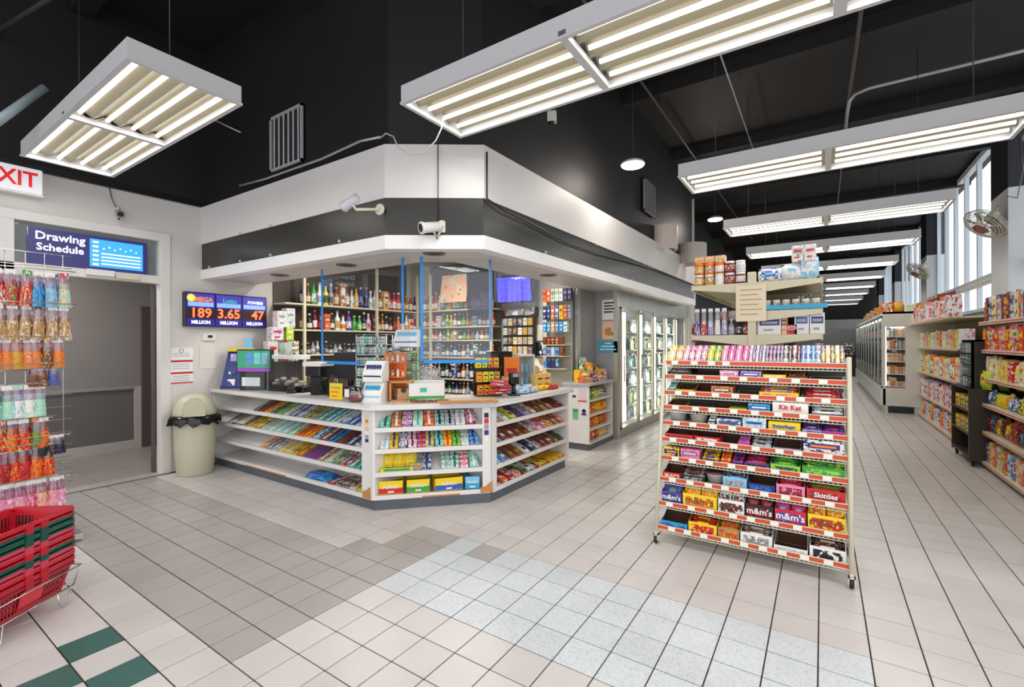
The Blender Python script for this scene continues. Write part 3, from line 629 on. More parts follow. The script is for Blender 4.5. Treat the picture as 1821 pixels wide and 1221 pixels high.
def rowfill(fr, z, u0, u1, cols, kind, place, rowname, w=.075, dep=.10, th=.02, deep=3, tilt=.42, grp=None, n0=.03, from_='left', stack=1, jit=.004, noun=None, fmb=('front', 'middle', 'back'), rise=.13):
    n = len(cols); step = (u1-u0)/n
    for i, c in enumerate(cols):
        if c is None: continue
        a, b, d = c
        for q in range(deep):
            nn = n0+q*dep*math.cos(tilt)*.93
            zz = z+.017+(nn-.018)*rise/.292+rnd.uniform(0, .002)
            for s_ in range(stack):
                M4 = fr.m(u0+(i+.5)*step+rnd.uniform(-jit, jit), nn, zz+s_*th*1.02, min(w, step*.92), dep*.9, th*(1-.1*q), tilt=tilt, yaw=rnd.uniform(-.05, .05))
                nt = noun or NM[kind].replace('_', ' ')
                put(kind, a, b, d, M4, f'{a} {nt}, {("front", "back")[q] if deep == 2 else fmb[q]} of {ordn(i)} column from {from_}, {rowname} shelf, {place}', nt.split()[-1] if nt.split()[-1] != 'bar' else 'candy bar', f'{nt}s on the {rowname} shelf, {place}')
W3 = lambda s: [None if x == '-' else tuple({'w': 'white', 'y': 'yellow', 'o': 'orange', 'r': 'red', 'R': 'dark red', 'p': 'pink', 'm': 'magenta', 'u': 'purple', 'l': 'lilac', 'b': 'blue', 'B': 'dark blue', 'c': 'light blue', 'C': 'cyan',
     't': 'teal', 'i': 'mint', 'g': 'green', 'G': 'dark green', 'L': 'lime', 'n': 'brown', 'T': 'tan', 'k': 'black', 'e': 'grey', 's': 'silver', 'd': 'gold', 'a': 'amber', 'M': 'maroon', 'P': 'peach', 'K': 'cream'}[q] for q in x) for x in s.split()]
tl = .42; wing = 'left counter wing'
rowfill(FL, .672, .86, 2.73, W3('Gke rRk dyn Gek gLe sew Bew bws nLT niT tGw tbw iwG bws bBw wbl'), 'flat', wing, 'top', dep=.13, deep=2, w=.10)
rowfill(FL, .486, .62, 2.73, W3('eTk ydn nyw sie siw icw iew igw orn oyr cBw Rnw bCk RnG Bkw wBe'), 'flat', wing, 'second', dep=.13, deep=2, w=.11)
rowfill(FL, .285, 1.00, 2.73, W3('oyl eBs ewT yes yeK yrg rgy bru bru Tnw iTw GiT rwB tGw tcG'), 'flat', wing, 'third', dep=.13, deep=2, w=.115)
rowfill(FL, .085, 2.2, 2.73, W3('rkw Mwk kwR wky Lyd'), 'flat', wing, 'bottom', dep=.13, deep=2, tilt=.07, w=.10, rise=.02, th=.03)
b_ = put('bag', 'blue', 'cyan', 'dark blue', FL.m(1.98, .04, .155, .42, .13, .16, tilt=-1.35, yaw=.1), 'crumpled bright blue snack bag lying alone on the bottom shelf of left wing', 'bag', None)
for k, (u, yaw, lb) in enumerate(((.25, .2, 'loose white leaflet on the second shelf near the waste bin'), (.40, -.3, 'grey printed leaflet leaning out of the second shelf left end'), (.56, .1, 'cream leaflet beside the first pack on the second shelf'))):
    tag(ob('leaflet', MB().box(-.09, .09, 0, .22, 0, .003), (m_paper, P('grey', 'white', 'silver'), F('cream'))[k:k+1], None, FL.m(u, -.02+.02*k, .535, tilt=.42, yaw=yaw)), lb, 'leaflet')
# chamfer
ac = 'angled counter front'
rowfill(FC, .672, .06, .90, W3('tiG onw uwp iwt orw stk sek wse Mpw'), 'flat', ac, 'top', dep=.085, deep=3, tilt=.8, w=.086, th=.035, rise=.15)
rowfill(FC, .486, .06, .92, W3('wsc ydB Bws wpM pMr eyB tiB oyr LgG wei cbB'), 'flat', ac, 'second', dep=.085, deep=3, tilt=.8, w=.075, th=.035, rise=.15)
rowfill(FC, .285, .42, .92, W3('BsB - wte wtG wrp tiw'), 'flat', ac, 'third', dep=.085, deep=3, tilt=.8, w=.078, th=.03, rise=.15)
for k in range(3): put('bag', 'yellow', 'gold', 'lime', FC.m(.12+k*.10, .05, .36, .10, .05, .13, tilt=-.25), f'yellow sweet bag, {ordn(k)} of three on third shelf of {ac}', 'bag', 'yellow sweet bags on the angled front')
put('tray', 'yellow', 'lime', 'green', FC.m(.20, .02, .315, .28, .12, .07), 'low yellow display tray under the three yellow sweet bags', 'tray', None)
put('tray', 'grey', 'silver', 'tan', FC.m(.375, .03, .325, .12, .16, .10), 'clear grey almost empty tray right of the yellow sweet bags', 'tray', None)
for k, (u, wd, a, b, d, yaw, lb) in enumerate(((.15, .205, 'red', 'yellow', 'dark red', 0, 'red and yellow sour candy box'), (.385, .20, 'green', 'yellow', 'lime', .05, 'green and yellow sour candy box'), (.655, .25, 'blue', 'lime', 'yellow', .12, 'blue and lime sour candy box, torn open'), (.865, .13, 'cyan', 'lime', 'light blue', -.1, 'narrow cyan sour candy box at the right end'))):
    bx = thing('candy_box', lb+' on the bottom shelf of angled front', 'box')
    bx.matrix_basis = FC.m(u, .02, .125, yaw=yaw)
    ob('carton_body', MB().box(-wd/2, wd/2, 0, .002, 0, .115).box(-wd/2, wd/2, .18, .182, 0, .13).box(-wd/2, -wd/2+.002, 0, .18, 0, .10).box(wd/2-.002, wd/2, 0, .18, 0, .10).box(-wd/2, wd/2, 0, .18, 0, .003), F('yellow' if k < 3 else 'cyan'), bx)
    ob('carton_inside', MB().box(-wd/2+.003, wd/2-.003, .03, .178, .003, .075), F('maroon' if k == 0 else 'brown'), bx)
    panel('lower_print', wd*.98, .045, F(a), bx, T((0, -.001, .03), rx=math.pi/2)); panel('upper_print', wd*.98, .055, F('yellow' if k != 3 else 'light blue'), bx, T((0, -.001, .082), rx=math.pi/2))
    txt('PUNCH', .04*min(1, wd/.2), F('white'), bx, T((0, -.005, .062), rx=math.pi/2), bold=.0012); panel('badge', .05, .014, F('white'), bx, T((0, -.004, .022), rx=math.pi/2), .002)
# right wing
rw = 'right counter wing'
rowfill(FR, .672, .06, 1.46, W3('Ten Kwe LyG uBn eln Twe nRT nTK nTw nRk RkT'), 'bar', rw, 'top', dep=.16, deep=2, tilt=.42, w=.10, th=.03)
rowfill(FR, .486, .06, 1.46, W3('ken Rnw nRw nRT nak wns pwm prw yrK rgw row'), 'bar', rw, 'second', dep=.16, deep=2, tilt=.42, w=.10, th=.03)
rowfill(FR, .285, .06, 1.46, W3('bcw cBw naT naT Kwk kBs wne Rnp Rnw nTG Gnk'), 'bar', rw, 'third', dep=.16, deep=2, tilt=.42, w=.10, th=.03)
rowfill(FR, .085, .06, 1.46, W3('kRw row rRw wrP nGT iwG wRM yLr yrn yoL yod yoT'), 'bar', rw, 'bottom', dep=.16, deep=2, tilt=.08, w=.11, th=.05, rise=.02)

# ---------- acrylic screens with blue tape ----------
def screen(name, label, fr, u0, u1, z0, z1):
    t = thing(name, label, 'screen'); R = fr.m(0, 0, 0)
    ob('acrylic_sheet', MB().box(u0, u1, 0, .005, z0, z1, T=R), m_glass, t); return t, R
F1 = Frame((-4.36, 2.95, 0), (1, 0, 0), (0, 1, 0)); F2 = Frame((-3.0, 3.02, 0), (.7071, .7071, 0), (-.7071, .7071, 0)); F3 = Frame((-2.58, 3.50, 0), (0, 1, 0), (-1, 0, 0))
t1, R1 = screen('acrylic_screen', 'clear hanging screen with blue taped edges over the left wing', F1, 0, 1.3, 1.25, 2.22)
for a in ((0, .022, 1.25, 2.22), (.03, .62, 1.235, 1.265), (1.20, 1.222, 1.62, 2.22)): ob('blue_tape', MB().box(a[0], a[1], -.002, .007, a[2], a[3], T=R1), m_blue_tape, t1)
t2, R2 = screen('acrylic_screen', 'clear hanging screen with thick blue tape on the chamfered corner', F2, 0, .64, 1.27, 2.22)
for a in ((0, .026, 1.265, 2.22), (0, .62, 1.262, 1.29)): ob('blue_tape', MB().box(a[0], a[1], -.002, .007, a[2], a[3], T=R2), m_blue_tape, t2)
t3, R3 = screen('acrylic_screen', 'clear hanging screen with one blue edge over the right wing', F3, 0, 1.0, 1.45, 2.22)
ob('blue_tape', MB().box(0, .024, -.002, .007, 1.47, 2.22, T=R3), m_blue_tape, t3)
t4, R4 = screen('acrylic_screen', 'low clear screen standing on the left wing by the lottery terminal', Frame((-5.45, 2.72, 0), (1, 0, 0), (0, 1, 0)), 0, .95, .912, 1.32)
ob('edge_strip', MB().box(.46, .47, -.001, .006, .912, 1.32, T=R4), m_wire, t4)

# ---------- things standing on the counter ----------
zc = .912
ds = thing('brochure_stand', 'blue and yellow lottery slip stand at the left end of the counter', 'stand', (-5.80, 2.80, zc), math.radians(50)); ds.scale = (1.12, 1.0, 1.3)
ob('stand_body', MB().prism([(-.16, 0), (.17, 0), (.16, .22), (-.14, .22)], 0, .03).add([(-.15, .0, .03), (.15, .0, .03), (.13, .20, .34), (-.13, .20, .34), (-.13, .22, .34), (.13, .22, .34), (.15, .22, .03), (-.15, .22, .03)], [(0, 1, 2, 3), (3, 2, 5, 4), (4, 5, 6, 7), (0, 3, 4, 7), (1, 6, 5, 2)]), F('dark blue'), ds)
ob('yellow_side', MB().prism([(.0, .0), (.14, .0), (.05, .10), (.04, .2), (.04, .34), (.0, .36)], -.0, .05, T=T((.155, -.01, 0), rz=0, rx=math.pi/2) @ T((0, 0, -.12))), F('yellow'), ds)
ob('header', MB().cbox(-.13, .13, .17, .23, .34, .37), F('yellow'), ds)
for k in range(6): ob('slip_pocket', MB().box(-.035, .035, -.006, 0, -.04, .04), (P('lilac', 'white', 'grey') if k < 2 else P('dark blue', 'white', 'blue')), ds, T((-.06+.12*(k % 2), .16-.075*(k//2), .28-.115*(k//2)), rx=-.57))
tag(ob('flyer', MB().box(-.05, .05, 0, .003, 0, .13), P('light blue', 'pink', 'dark blue'), None, T((-5.90, 2.98, zc+.48), rx=-.1, rz=.8)), 'light blue flyer standing above the blue brochure stand', 'flyer')
tag(ob('counter_sign', MB().box(-.12, .12, 0, .004, 0, .15), P('white', 'mint', 'orange'), None, T((-5.38, 3.15, zc+.40), rx=-.05, rz=.1)), 'white printed card behind the lottery terminal', 'sign')
lt = thing('lottery_terminal', 'lottery terminal with a green and purple screen on the left wing', 'terminal', (-5.47, 2.84, zc), math.radians(22))
ob('screen_case', MB().cbox(-.235, .235, -.02, .03, .20, .47, .008), m_dk, lt)
ob('screen_face', MB().box(-.215, .215, -.024, -.018, .255, .455), M('terminal green', (.02, .22, .12), .3, emit=.8), lt)
ob('screen_footer', MB().box(-.215, .215, -.025, -.018, .215, .252), M('terminal purple', (.22, .03, .35), .3, emit=.9), lt)
for k in range(3): ob('screen_tile', MB().box(-.09+k*.10, -.01+k*.10, -.027, -.02, .30, .43), M(('tile blue', 'tile mint', 'tile steel')[k], ((.05, .2, .5), (.1, .45, .4), (.15, .3, .38))[k], .3, emit=.7), lt)
ob('terminal_base', MB().cbox(-.16, .16, -.06, .14, 0, .20, .01), m_dk, lt); ob('base_label', MB().box(-.12, .12, -.066, -.058, .05, .15), M('label white', 'e9edf0', .4), lt)
bx = thing('acrylic_counter_box', 'clear acrylic counter box with pastry snacks left of the register', 'box', (-4.98, 2.90, zc), .12)
ob('clear_box', MB().box(-.30, .30, 0, .004, 0, .36).box(-.30, -.296, 0, .25, 0, .36).box(.296, .30, 0, .25, 0, .36).box(-.3, .3, 0, .25, .355, .36), m_glass, bx)
ob('black_base', MB().cbox(-.30, .30, .0, .25, 0, .06), m_dk, bx)
for k in range(14): put('bar', pick(['tan', 'brown', 'white', 'gold', 'cream'], k), 'white', 'brown', T((-5.22+(k % 7)*.075, 2.92+.05*(k//7), zc+.065+.03*(k % 3)), rz=rnd.uniform(-.5, .5), s=(.10, .05, .03)), f'wrapped pastry snack, {ordn(k%7)} from left in the {("front", "back")[k//7]} row inside clear counter box', 'snack', 'pastry snacks in the clear counter box', 'pastry_snack')
for k, (x, y, s_) in enumerate(((-5.02, 3.0, .17), (-4.86, 2.98, .15), (-5.15, 3.0, .13))): tag(ob('receipt_stack', MB().cbox(-s_, s_, -.06, .06, 0, .045, .004), m_paper, None, T((x, y, zc+.362+.045*0), rz=.1*k)), ('wide stack of white papers on the clear counter box', 'small stack of white papers right on the clear box', 'left stack of white papers on the clear box')[k], 'paper')
dm = thing('dome_camera', 'black dome of a small counter camera left of the register', 'camera', (-4.76, 2.86, zc))
ob('base', MB().lathe([(.05, 0), (.05, .03)], 14), m_dk, dm); ob('dome', MB().lathe([(.045, .03), (.04, .06), (.02, .078), (.002, .08)], 14), m_dk, dm)
def register(label, x, y, rz, s=1):
    t = thing('cash_register', label, 'register', (x, y, zc), rz)
    ob('monitor', MB().cbox(-.19*s, .19*s, -.015, .02, .17, .44, .01), m_dk, t); ob('monitor_screen', MB().box(-.17*s, .17*s, .019, .023, .19, .42), M('monitor off', '2b3038', .15), t)
    ob('stand', MB().tube([(0, 0, .3), (0, .03, .15), (0, .02, .05)], .03, 8), m_dk, t); ob('cash_drawer', MB().cbox(-.19, .19, -.12, .26, 0, .10, .008), m_dk, t)
    return t
register('black register with monitor backed to the aisle on left wing', -4.05, 3.06, .25); register('second black register behind the hot snack rack on right wing', -2.93, 4.15, 1.35)
pr_ = thing('receipt_printer', 'black and white receipt printer on a stand left of register', 'printer', (-4.38, 2.93, zc), .2)
ob('printer_body', MB().cbox(-.10, .10, -.09, .12, .20, .30, .012), m_dk, pr_); ob('white_cover', MB().cbox(-.12, .12, -.11, .12, .30, .345, .012), m_lam, pr_); ob('stand', MB().cbox(-.07, .07, -.05, .08, 0, .20, .01), m_dk, pr_)
cn = MB()
for k in range(5): cn.tube([(-.12+.05*k, .02, .01), (-.1+.05*k, -.06, .08+.02*k), (-.05+.04*k, -.04, .16), (.0+.03*k, .05, .20)], .006, 5)
tag(ob('cable_tangle', cn, m_dk, None, T((-4.25, 2.84, zc))), 'tangle of black cables under the receipt printer', 'cable')
yt = thing('price_card', 'bright yellow price card on a wire stand near the counter corner', 'card', (-3.80, 2.72, zc), .1)
ob('card', MB().box(-.085, .085, 0, .004, .01, .16), F('yellow'), yt); ob('wire_loop', MB().tube([(-.02, .004, .15), (-.01, .004, .21), (.01, .004, .21), (.02, .004, .15)], .003, 5), m_wire, yt)
for k in range(3): ob('print_line', MB().box(-.06, .06-.02*k, -.002, 0, .11-.04*k, .125-.04*k), F('grey' if k == 0 else 'orange'), yt)
jr = thing('sweet_jar', 'round clear jar of red candies beside the yellow price card', 'jar', (-3.55, 2.76, zc))
ob('jar_glass', MB().lathe([(.06, 0), (.085, .03), (.09, .08), (.075, .13), (.05, .15)], 16), glassy('jar glass', 'eef2f4', .85, .05, True), jr); ob('jar_label', MB().box(-.05, .01, -.093, -.088, .05, .12), m_paper, jr); ob('candies', MB().lathe([(.05, .003), (.078, .03), (.078, .07), (.02, .09)], 12), P('dark red', 'maroon', 'peach'), jr)
def tower(label, x, y, z, rz, c, w=.19, d=.12, h=.13, capc='cyan', n=6):
    t = thing('blister_display', label, 'display', (x, y, z), rz)
    ob('display_carton', MB().prism([(0, 0), (d, 0), (d, h*1.35), (d*.55, h*1.35), (0, h*.55)], -w/2, w/2, T=T() @ Matrix(((0, 0, 1, 0), (1, 0, 0, 0), (0, 1, 0, 0), (0, 0, 0, 1)))), F('white'), t)
    ob('print_stripe', MB().box(-w*.45, w*.45, -.002, 0, h*.32, h*.42), F(c), t)
    for k in range(n): ob('vial', MB().lathe([(.011, 0), (.011, .07), (.006, .08)], 8), F(capc), t, T((-w*.4+w*.8*(k+.5)/n, .03, h*.55)))
    return t
tower('white display carton of cyan vials at the counter corner', -3.40, 2.80, zc, .3, 'light blue', .20, .12, .13, 'cyan')
tower('white and dark blue display carton stacked on the cyan one', -3.42, 2.83, zc+.18, .3, 'dark blue', .20, .12, .14, 'dark blue')
tower('high white and blue vial carton beside the main blue tape', -3.27, 3.10, zc+.50, .45, 'blue', .24, .12, .12, 'light blue', 7)
tag(ob('acrylic_riser', MB().box(-.12, .12, 0, .1, .48, .49).box(-.12, -.115, 0, .1, 0, .49).box(.115, .12, 0, .1, 0, .49), m_glass, None, T((-3.27, 3.10, zc), rz=.45)), 'clear acrylic riser under the high vial carton', 'riser')
wr = thing('wooden_rack', 'small orange wooden lighter rack on the counter corner', 'rack', (-3.16, 2.98, zc), .55)
ob('rack_side', MB().box(-.14, -.125, 0, .16, 0, .19), m_wood, wr); ob('rack_side', MB().prism([(.0, 0), (.17, 0), (.12, .20), (.03, .20)], .05, .065, T=Matrix(((0, 0, 1, 0), (1, 0, 0, 0), (0, 1, 0, 0), (0, 0, 0, 1)))), m_wood, wr)
ob('rack_shelf', MB().box(-.14, .06, 0, .16, 0, .015).box(-.14, .06, 0, .16, .17, .185), m_wood, wr); ob('rack_contents', MB().box(-.11, .04, .03, .15, .015, .12), P('maroon', 'tan', 'black'), wr)
o2 = thing('dropper_rack', 'bright orange two tier bottle rack above the wooden rack', 'rack', (-3.36, 3.0, zc), .5)
for z in (.21, .35): ob('tier', MB().box(-.11, .11, 0, .12, z, z+.01), F('orange'), o2)
ob('rack_back', MB().box(-.11, .11, .115, .125, 0, .44), F('orange'), o2)
for k in range(8): put('bottle', ('amber', 'dark green', 'white', 'red')[k % 4], 'white', 'black', T((-3.40+.05*(k % 4)*.88, 2.98+.05*(k % 4)*.48, zc+(.22 if k < 4 else .36)), s=(.028, .028, .085)), f'{("amber", "dark green", "white", "red")[k%4]} dropper bottle on the {"lower" if k<4 else "upper"} tier of the orange rack', 'bottle', None)
gs = thing('spinner_rack', 'green wire spinner rack of small green packs on the counter', 'rack', (-3.42, 3.22, zc), .4)
ob('frame', MB().box(-.13, -.12, 0, .01, 0, .44).box(.12, .13, 0, .01, 0, .44).box(-.13, .13, 0, .012, .43, .44).box(-.005, .005, 0, .01, 0, .44), F('green'), gs)
for k in range(4): ob('shelf', MB().box(-.12, .12, 0, .08, .06+.1*k, .066+.1*k), F('dark green'), gs)
for r_ in range(4):
    for k in range(5): put('carton', ('mint', 'dark green', 'green')[(k+r_) % 3], 'white', 'dark green', T((-3.42, 3.22, zc), rz=.4) @ T((-.10+.05*k, .0, .067+.1*r_), s=(.04, .05, .06)), f'small {("mint", "dark green", "green")[(k+r_) % 3]} pack, {ordn(k)} from left, {ordn(r_)} tier up, green spinner rack', 'pack', 'small packs on the green spinner rack', 'mint_pack')
pk = thing('vial_rack', 'tall clear rack of green and silver packets left of the blue tape', 'rack', (-3.74, 3.08, zc), .3)
ob('frame', MB().tube([(-.17, 0, 0), (-.17, 0, .62), (.17, 0, .62), (.17, 0, 0)], .006, 6).tube([(-.17, .12, 0), (-.17, .12, .62), (.17, .12, .62), (.17, .12, 0)], .006, 6), m_wire, pk)
for k in range(5): ob('shelf', MB().box(-.17, .17, 0, .12, .10+.105*k, .105+.105*k), m_white, pk)
for r_ in range(5):
    for k in range(7): put('bag' if r_ % 2 else 'carton', ('mint', 'silver', 'dark green', 'teal', 'grey')[(k*2+r_) % 5], 'white', 'dark green', T((-3.74, 3.08, zc), rz=.3) @ T((-.145+.048*k, -.01, .106+.105*r_), s=(.042, .05, .075)), f'{("mint", "silver", "dark green", "teal", "grey")[(k*2+r_) % 5]} packet, {ordn(k)} from left, {ordn(r_)} tier up, tall clear rack', 'packet', 'packets on the tall clear rack', 'packet')
gb = thing('open_carton', 'white and green open carton right of the wooden rack', 'carton', (-2.98, 3.08, zc), .75)
ob('carton_body', MB().box(-.16, .16, 0, .004, .03, .17).box(-.16, .16, .12, .124, .03, .19).box(-.16, -.156, 0, .12, 0, .17).box(.156, .16, 0, .12, 0, .17), m_lam, gb); ob('green_band', MB().box(-.16, .16, -.003, .001, .03, .055), F('green'), gb); ob('label', MB().box(-.06, .0, -.003, .001, .09, .13), F('teal'), gb)
for k in range(5): put('bar', ('orange', 'tan')[k % 2], 'brown', 'black', T((-3.02+.045*k, 2.99+.045*k, zc+.002), rz=.75+rnd.uniform(-.4, .4), s=(.09, .03, .02)), f'small {("orange", "tan")[k%2]} candy, {ordn(k)} from left in front of the white green carton', 'candy', 'orange candies before the open carton', 'candy')
fn = thing('desk_fan', 'small round grey desk fan on the counter behind the tape', 'fan', (-3.30, 3.43, zc), .7)
fr_ = MB()
for r_ in (.03, .06, .09, .115): fr_.tube([(r_*math.cos(a*.4488), .0-.03*(1-(r_/.12)**2), .2+r_*math.sin(a*.4488)) for a in range(14)], .004, 5, closed=True)
for k in range(28): a = k*math.pi/14; fr_.tube([(.02*math.cos(a), -.03, .2+.02*math.sin(a)), (.115*math.cos(a), 0, .2+.115*math.sin(a))], .0026, 4)
ob('fan_cage', fr_, m_wire, fn)
bl = MB()
for k in range(4): a = k*math.pi/2+.3; bl.add([(.01*math.cos(a), .02, .2+.01*math.sin(a)), (.10*math.cos(a-.4), .01, .2+.10*math.sin(a-.4)), (.105*math.cos(a+.3), .035, .2+.105*math.sin(a+.3))], [(0, 1, 2)])
ob('fan_blades', bl, M('fan blade grey', 'c6c9cc', .4), fn); ob('fan_base', MB().lathe([(.07, 0), (.065, .015), (.015, .03), (.012, .1)], 16), m_lam, fn); ob('motor', MB().lathe([(.03, 0), (.04, .06), (.02, .08)], 12, T=T((0, .02, .2), rx=-math.pi/2)), m_lam, fn)
tag(ob('counter_mat', MB().cbox(-.26, .26, -.17, .17, 0, .012, .004), M('worn wood tray', 'b9a48a', .45, var=.25, vs=9), None, T((-2.70, 3.33, zc), rz=math.pi/4)), 'thin worn wooden counter mat on the chamfered corner', 'mat')
tag(ob('mat_edge_stick', MB().cbox(-.27, .27, -.012, .012, 0, .018, .003), m_wood, None, T((-2.60, 3.20, zc+.012), rz=math.pi/4)), 'narrow orange wood strip along the front of the mat', 'strip')
# flame coloured snack rack
hr = thing('snack_rack', 'black counter rack packed with flame coloured meat snacks', 'rack', (-2.80, 3.78, zc), 1.0)
ob('rack_frame', MB().cbox(-.13, .13, .08, .10, 0, .42, .004).box(-.13, .13, -.04, .1, 0, .012).box(-.13, .13, 0, .1, .13, .14).box(-.13, .13, .02, .1, .27, .28), m_dk, hr)
for r_ in range(3):
    for k in range(4): put('carton', ('red', 'orange', 'yellow', 'lime')[(k+r_) % 4], 'yellow', 'black', T((-2.80, 3.78, zc), rz=1.0) @ T((-.095+.063*k, -.03+.03*r_, (.013, .142, .282)[r_]), s=(.055, .05, .10)), f'{("red", "orange", "yellow", "lime")[(k+r_) % 4]} snack box, {ordn(k)} from left, {("bottom", "middle", "top")[r_]} tier of the black rack', 'box', f'snack boxes on the {("bottom", "middle", "top")[r_]} tier of the black rack')
for k in range(5): put('bag', 'red', 'dark red', 'white', T((-2.62+.02*(k % 2), 3.70+.04*(k % 3), zc+.01+.026*k), rz=.9, rx=0, s=(.19, .10, .035)) @ T((0, 0, .5), rx=0), f'glossy red snack bag, {ordn(k)} from the bottom of the pile before black rack', 'bag', 'pile of red snack bags')
pp = thing('card_reader', 'black card payment terminal standing right of the red bags', 'terminal', (-2.60, 3.93, zc), 1.1)
ob('stand', MB().cbox(-.05, .05, -.05, .05, 0, .015, .004).tube([(0, 0, 0), (0, 0, .13)], .022, 8), m_dk, pp); ob('keypad_body', MB().cbox(-.045, .045, -.04, .03, .12, .24, .008), m_dk, pp); ob('keypad_screen', MB().box(-.03, .03, -.044, -.039, .19, .225), F('grey'), pp)
cf_ = thing('orange_notice', 'orange card notice in a clear holder on the right wing', 'notice', (-2.80, 4.20, zc), 1.0)
ob('card', MB().box(-.09, .09, 0, .004, .16, .38), F('orange'), cf_); ob('card_red', MB().box(-.06, .06, -.002, 0, .22, .26), F('red'), cf_); ob('holder', MB().box(-.10, .10, .004, .008, 0, .40), m_glass, cf_)
for k in range(9): put('bag', 'light blue', 'white', ('dark blue', 'red')[k % 2], T((-2.62+.06*(k % 3)-.05, 4.02+.10*(k//3)+.05, zc+.005+.03*(k % 2)), rz=1.5+rnd.uniform(-.4, .4), s=(.16, .10, .05)) @ Matrix.Rotation(0, 4, 'X'), f'pale blue snack packet, {ordn(k%3)} in the {ordn(k//3)} row of the heap on right wing', 'packet', 'heap of pale blue packets', 'snack_packet')
for k in range(5): put('bag', 'yellow', 'gold', 'red', T((-2.58-.03*(k % 2), 4.36+.07*k, zc+.004), rz=1.45, s=(.10, .10, .05)), f'yellow snack packet, {ordn(k)} nearest in the row right of the blue heap', 'packet', 'yellow packets on the right wing', 'snack_packet')
for k in range(6): put('bar', ('red', 'orange', 'peach', 'white')[k % 4], 'brown', 'red', T((-2.56-.04*(k % 2), 4.66+.04*k, zc+.003+.02*(k % 2)), rz=1.2+.2*k, s=(.12, .04, .035)), f'{("red", "orange", "peach", "white")[k % 4]} candy bar, {ordn(k)} nearest at the far end of the right wing', 'candy bar', 'candy bars at the end of the right wing')
for k in range(2): put('carton', 'yellow', 'cream', 'red', T((-2.76+.02*k, 4.74+.13*k, zc), rz=1.4, s=(.14, .08, .17)), f'tall cream and yellow box at the back of the right wing, {("nearer","farther")[k]} one', 'box', None)
wf = thing('small_fridge', 'small glass fronted cooler with a white frame on right wing', 'fridge', (-2.88, 4.62, zc), 1.2)
ob('cabinet', MB().box(-.13, .13, .2, .21, 0, .40).box(-.13, -.115, 0, .2, 0, .40).box(.115, .13, 0, .2, 0, .40).box(-.13, .13, 0, .2, .375, .40).box(-.13, .13, 0, .2, 0, .03), m_lam, wf); ob('glass_door', MB().box(-.115, .115, 0, .004, .03, .375), m_glass, wf)
for k in range(6): ob('drink_can', MB().lathe([(.022, 0), (.024, .01), (.024, .08), (.02, .09)], 10), F(('blue', 'silver', 'light blue')[k % 3]), wf, T((-.07+.07*(k % 3), .09, .035+.15*(k//3))))

# ---------- liquor shelves behind the counter ----------
m_shelf = M('ivory shelf board', 'd6cfb0', .4)
def shelving(name, label, fr, u1, zs, dep, postz, back=True, posts=(0, 1)):
    t = thing(name, label, 'shelves'); R = fr.m(0, 0, 0)
    for z in zs: ob('shelf_board', MB().box(0, u1, 0, dep, z-.02, z, T=R), m_shelf, t)
    for u in posts: ob('upright', MB().box(u*u1-.018, u*u1+.018, -.004, .03, 0, postz, T=R), m_shelf, t)
    if back: ob('back_board', MB().box(0, u1, dep, dep+.012, 0, postz+.3, T=R), M('shelf back dark', '4a4038', .5), t)
    return t
FLL = Frame((-5.83, 3.42, 0), (0, 1, 0), (-1, 0, 0)); FBB = Frame((-5.84, 5.85, 0), (1, 0, 0), (0, 1, 0))
shelving('liquor_shelves', 'ivory liquor shelving along the left wall behind the counter', FLL, 2.4, (1.30, 1.64, 1.99), .28, 2.62, posts=(.115, .63, 1))
shelving('liquor_shelves', 'ivory liquor shelving on the back wall behind the counter', FBB, 1.55, (.60, .86, 1.22, 1.50, 1.72, 2.0), .28, 2.62, posts=(.17, 1))
LQ = W3('Bwu nKd gwG wle yGk ekP aKd aKw nwT Kwn dKn Bkl Bke sew wse aKw dwn rwk rwe rKw nPw awT aKd')
def bottles(fr, z, u0, u1, seq, rowname, unit, hmin=.26, hmax=.33, w=.075, kinds=('bottle', 'squat'), n=.04, h2=None):
    k = 0; u = u0; cnt = {}
    while u < u1:
        a, b, d = seq[k % len(seq)]; ww = w*rnd.uniform(.9, 1.15); hh = rnd.uniform(hmin, hmax)
        kd = 'carton' if (k*7+len(rowname)) % 9 == 4 else kinds[k % len(kinds)]
        bm_ = M('bottle glass '+a, PAL[a], .08)
        if kd != 'carton': mats = (bm_, P(b, d, a), F(d))
        else: mats = (P(a, b, d), F(b), F(d))
        nm_ = 'bottle' if kd != 'carton' else 'gift_box'; c_ = cnt.get((a, nm_), 0); cnt[(a, nm_)] = c_+1
        o = lk(nm_, ME[kd], mats, None, fr.m(u+ww/2, n, z, ww*.95, ww*.95, hh))
        tag(o, f'{a} {"boxed bottle" if nm_ != "bottle" else "bottle"}, {ordn(c_)} of its colour from left, {rowname}, {unit}', 'box' if nm_ != 'bottle' else 'bottle', f'{rowname}, {unit}'); u += ww*1.04; k += 1
bottles(FLL, 1.99, .25, 2.38, LQ, 'top shelf', 'left liquor shelving', .26, .34, .085)
bottles(FLL, 1.64, .25, 2.38, W3('aKd kwK Mwr Mrk orK kwT wde wor uwl gGL gLw kew srw kRe aKw'), 'second shelf', 'left liquor shelving', .22, .30, .085)
bottles(FLL, 1.30, .25, 2.38, W3('kew kwe ewk ske kne'), 'lowest shelf', 'left liquor shelving', .12, .2, .07)
seqb = W3('awK nKd awP rwo Kew nse LGw dgy aKw kwe GLk nTd nTk eik')
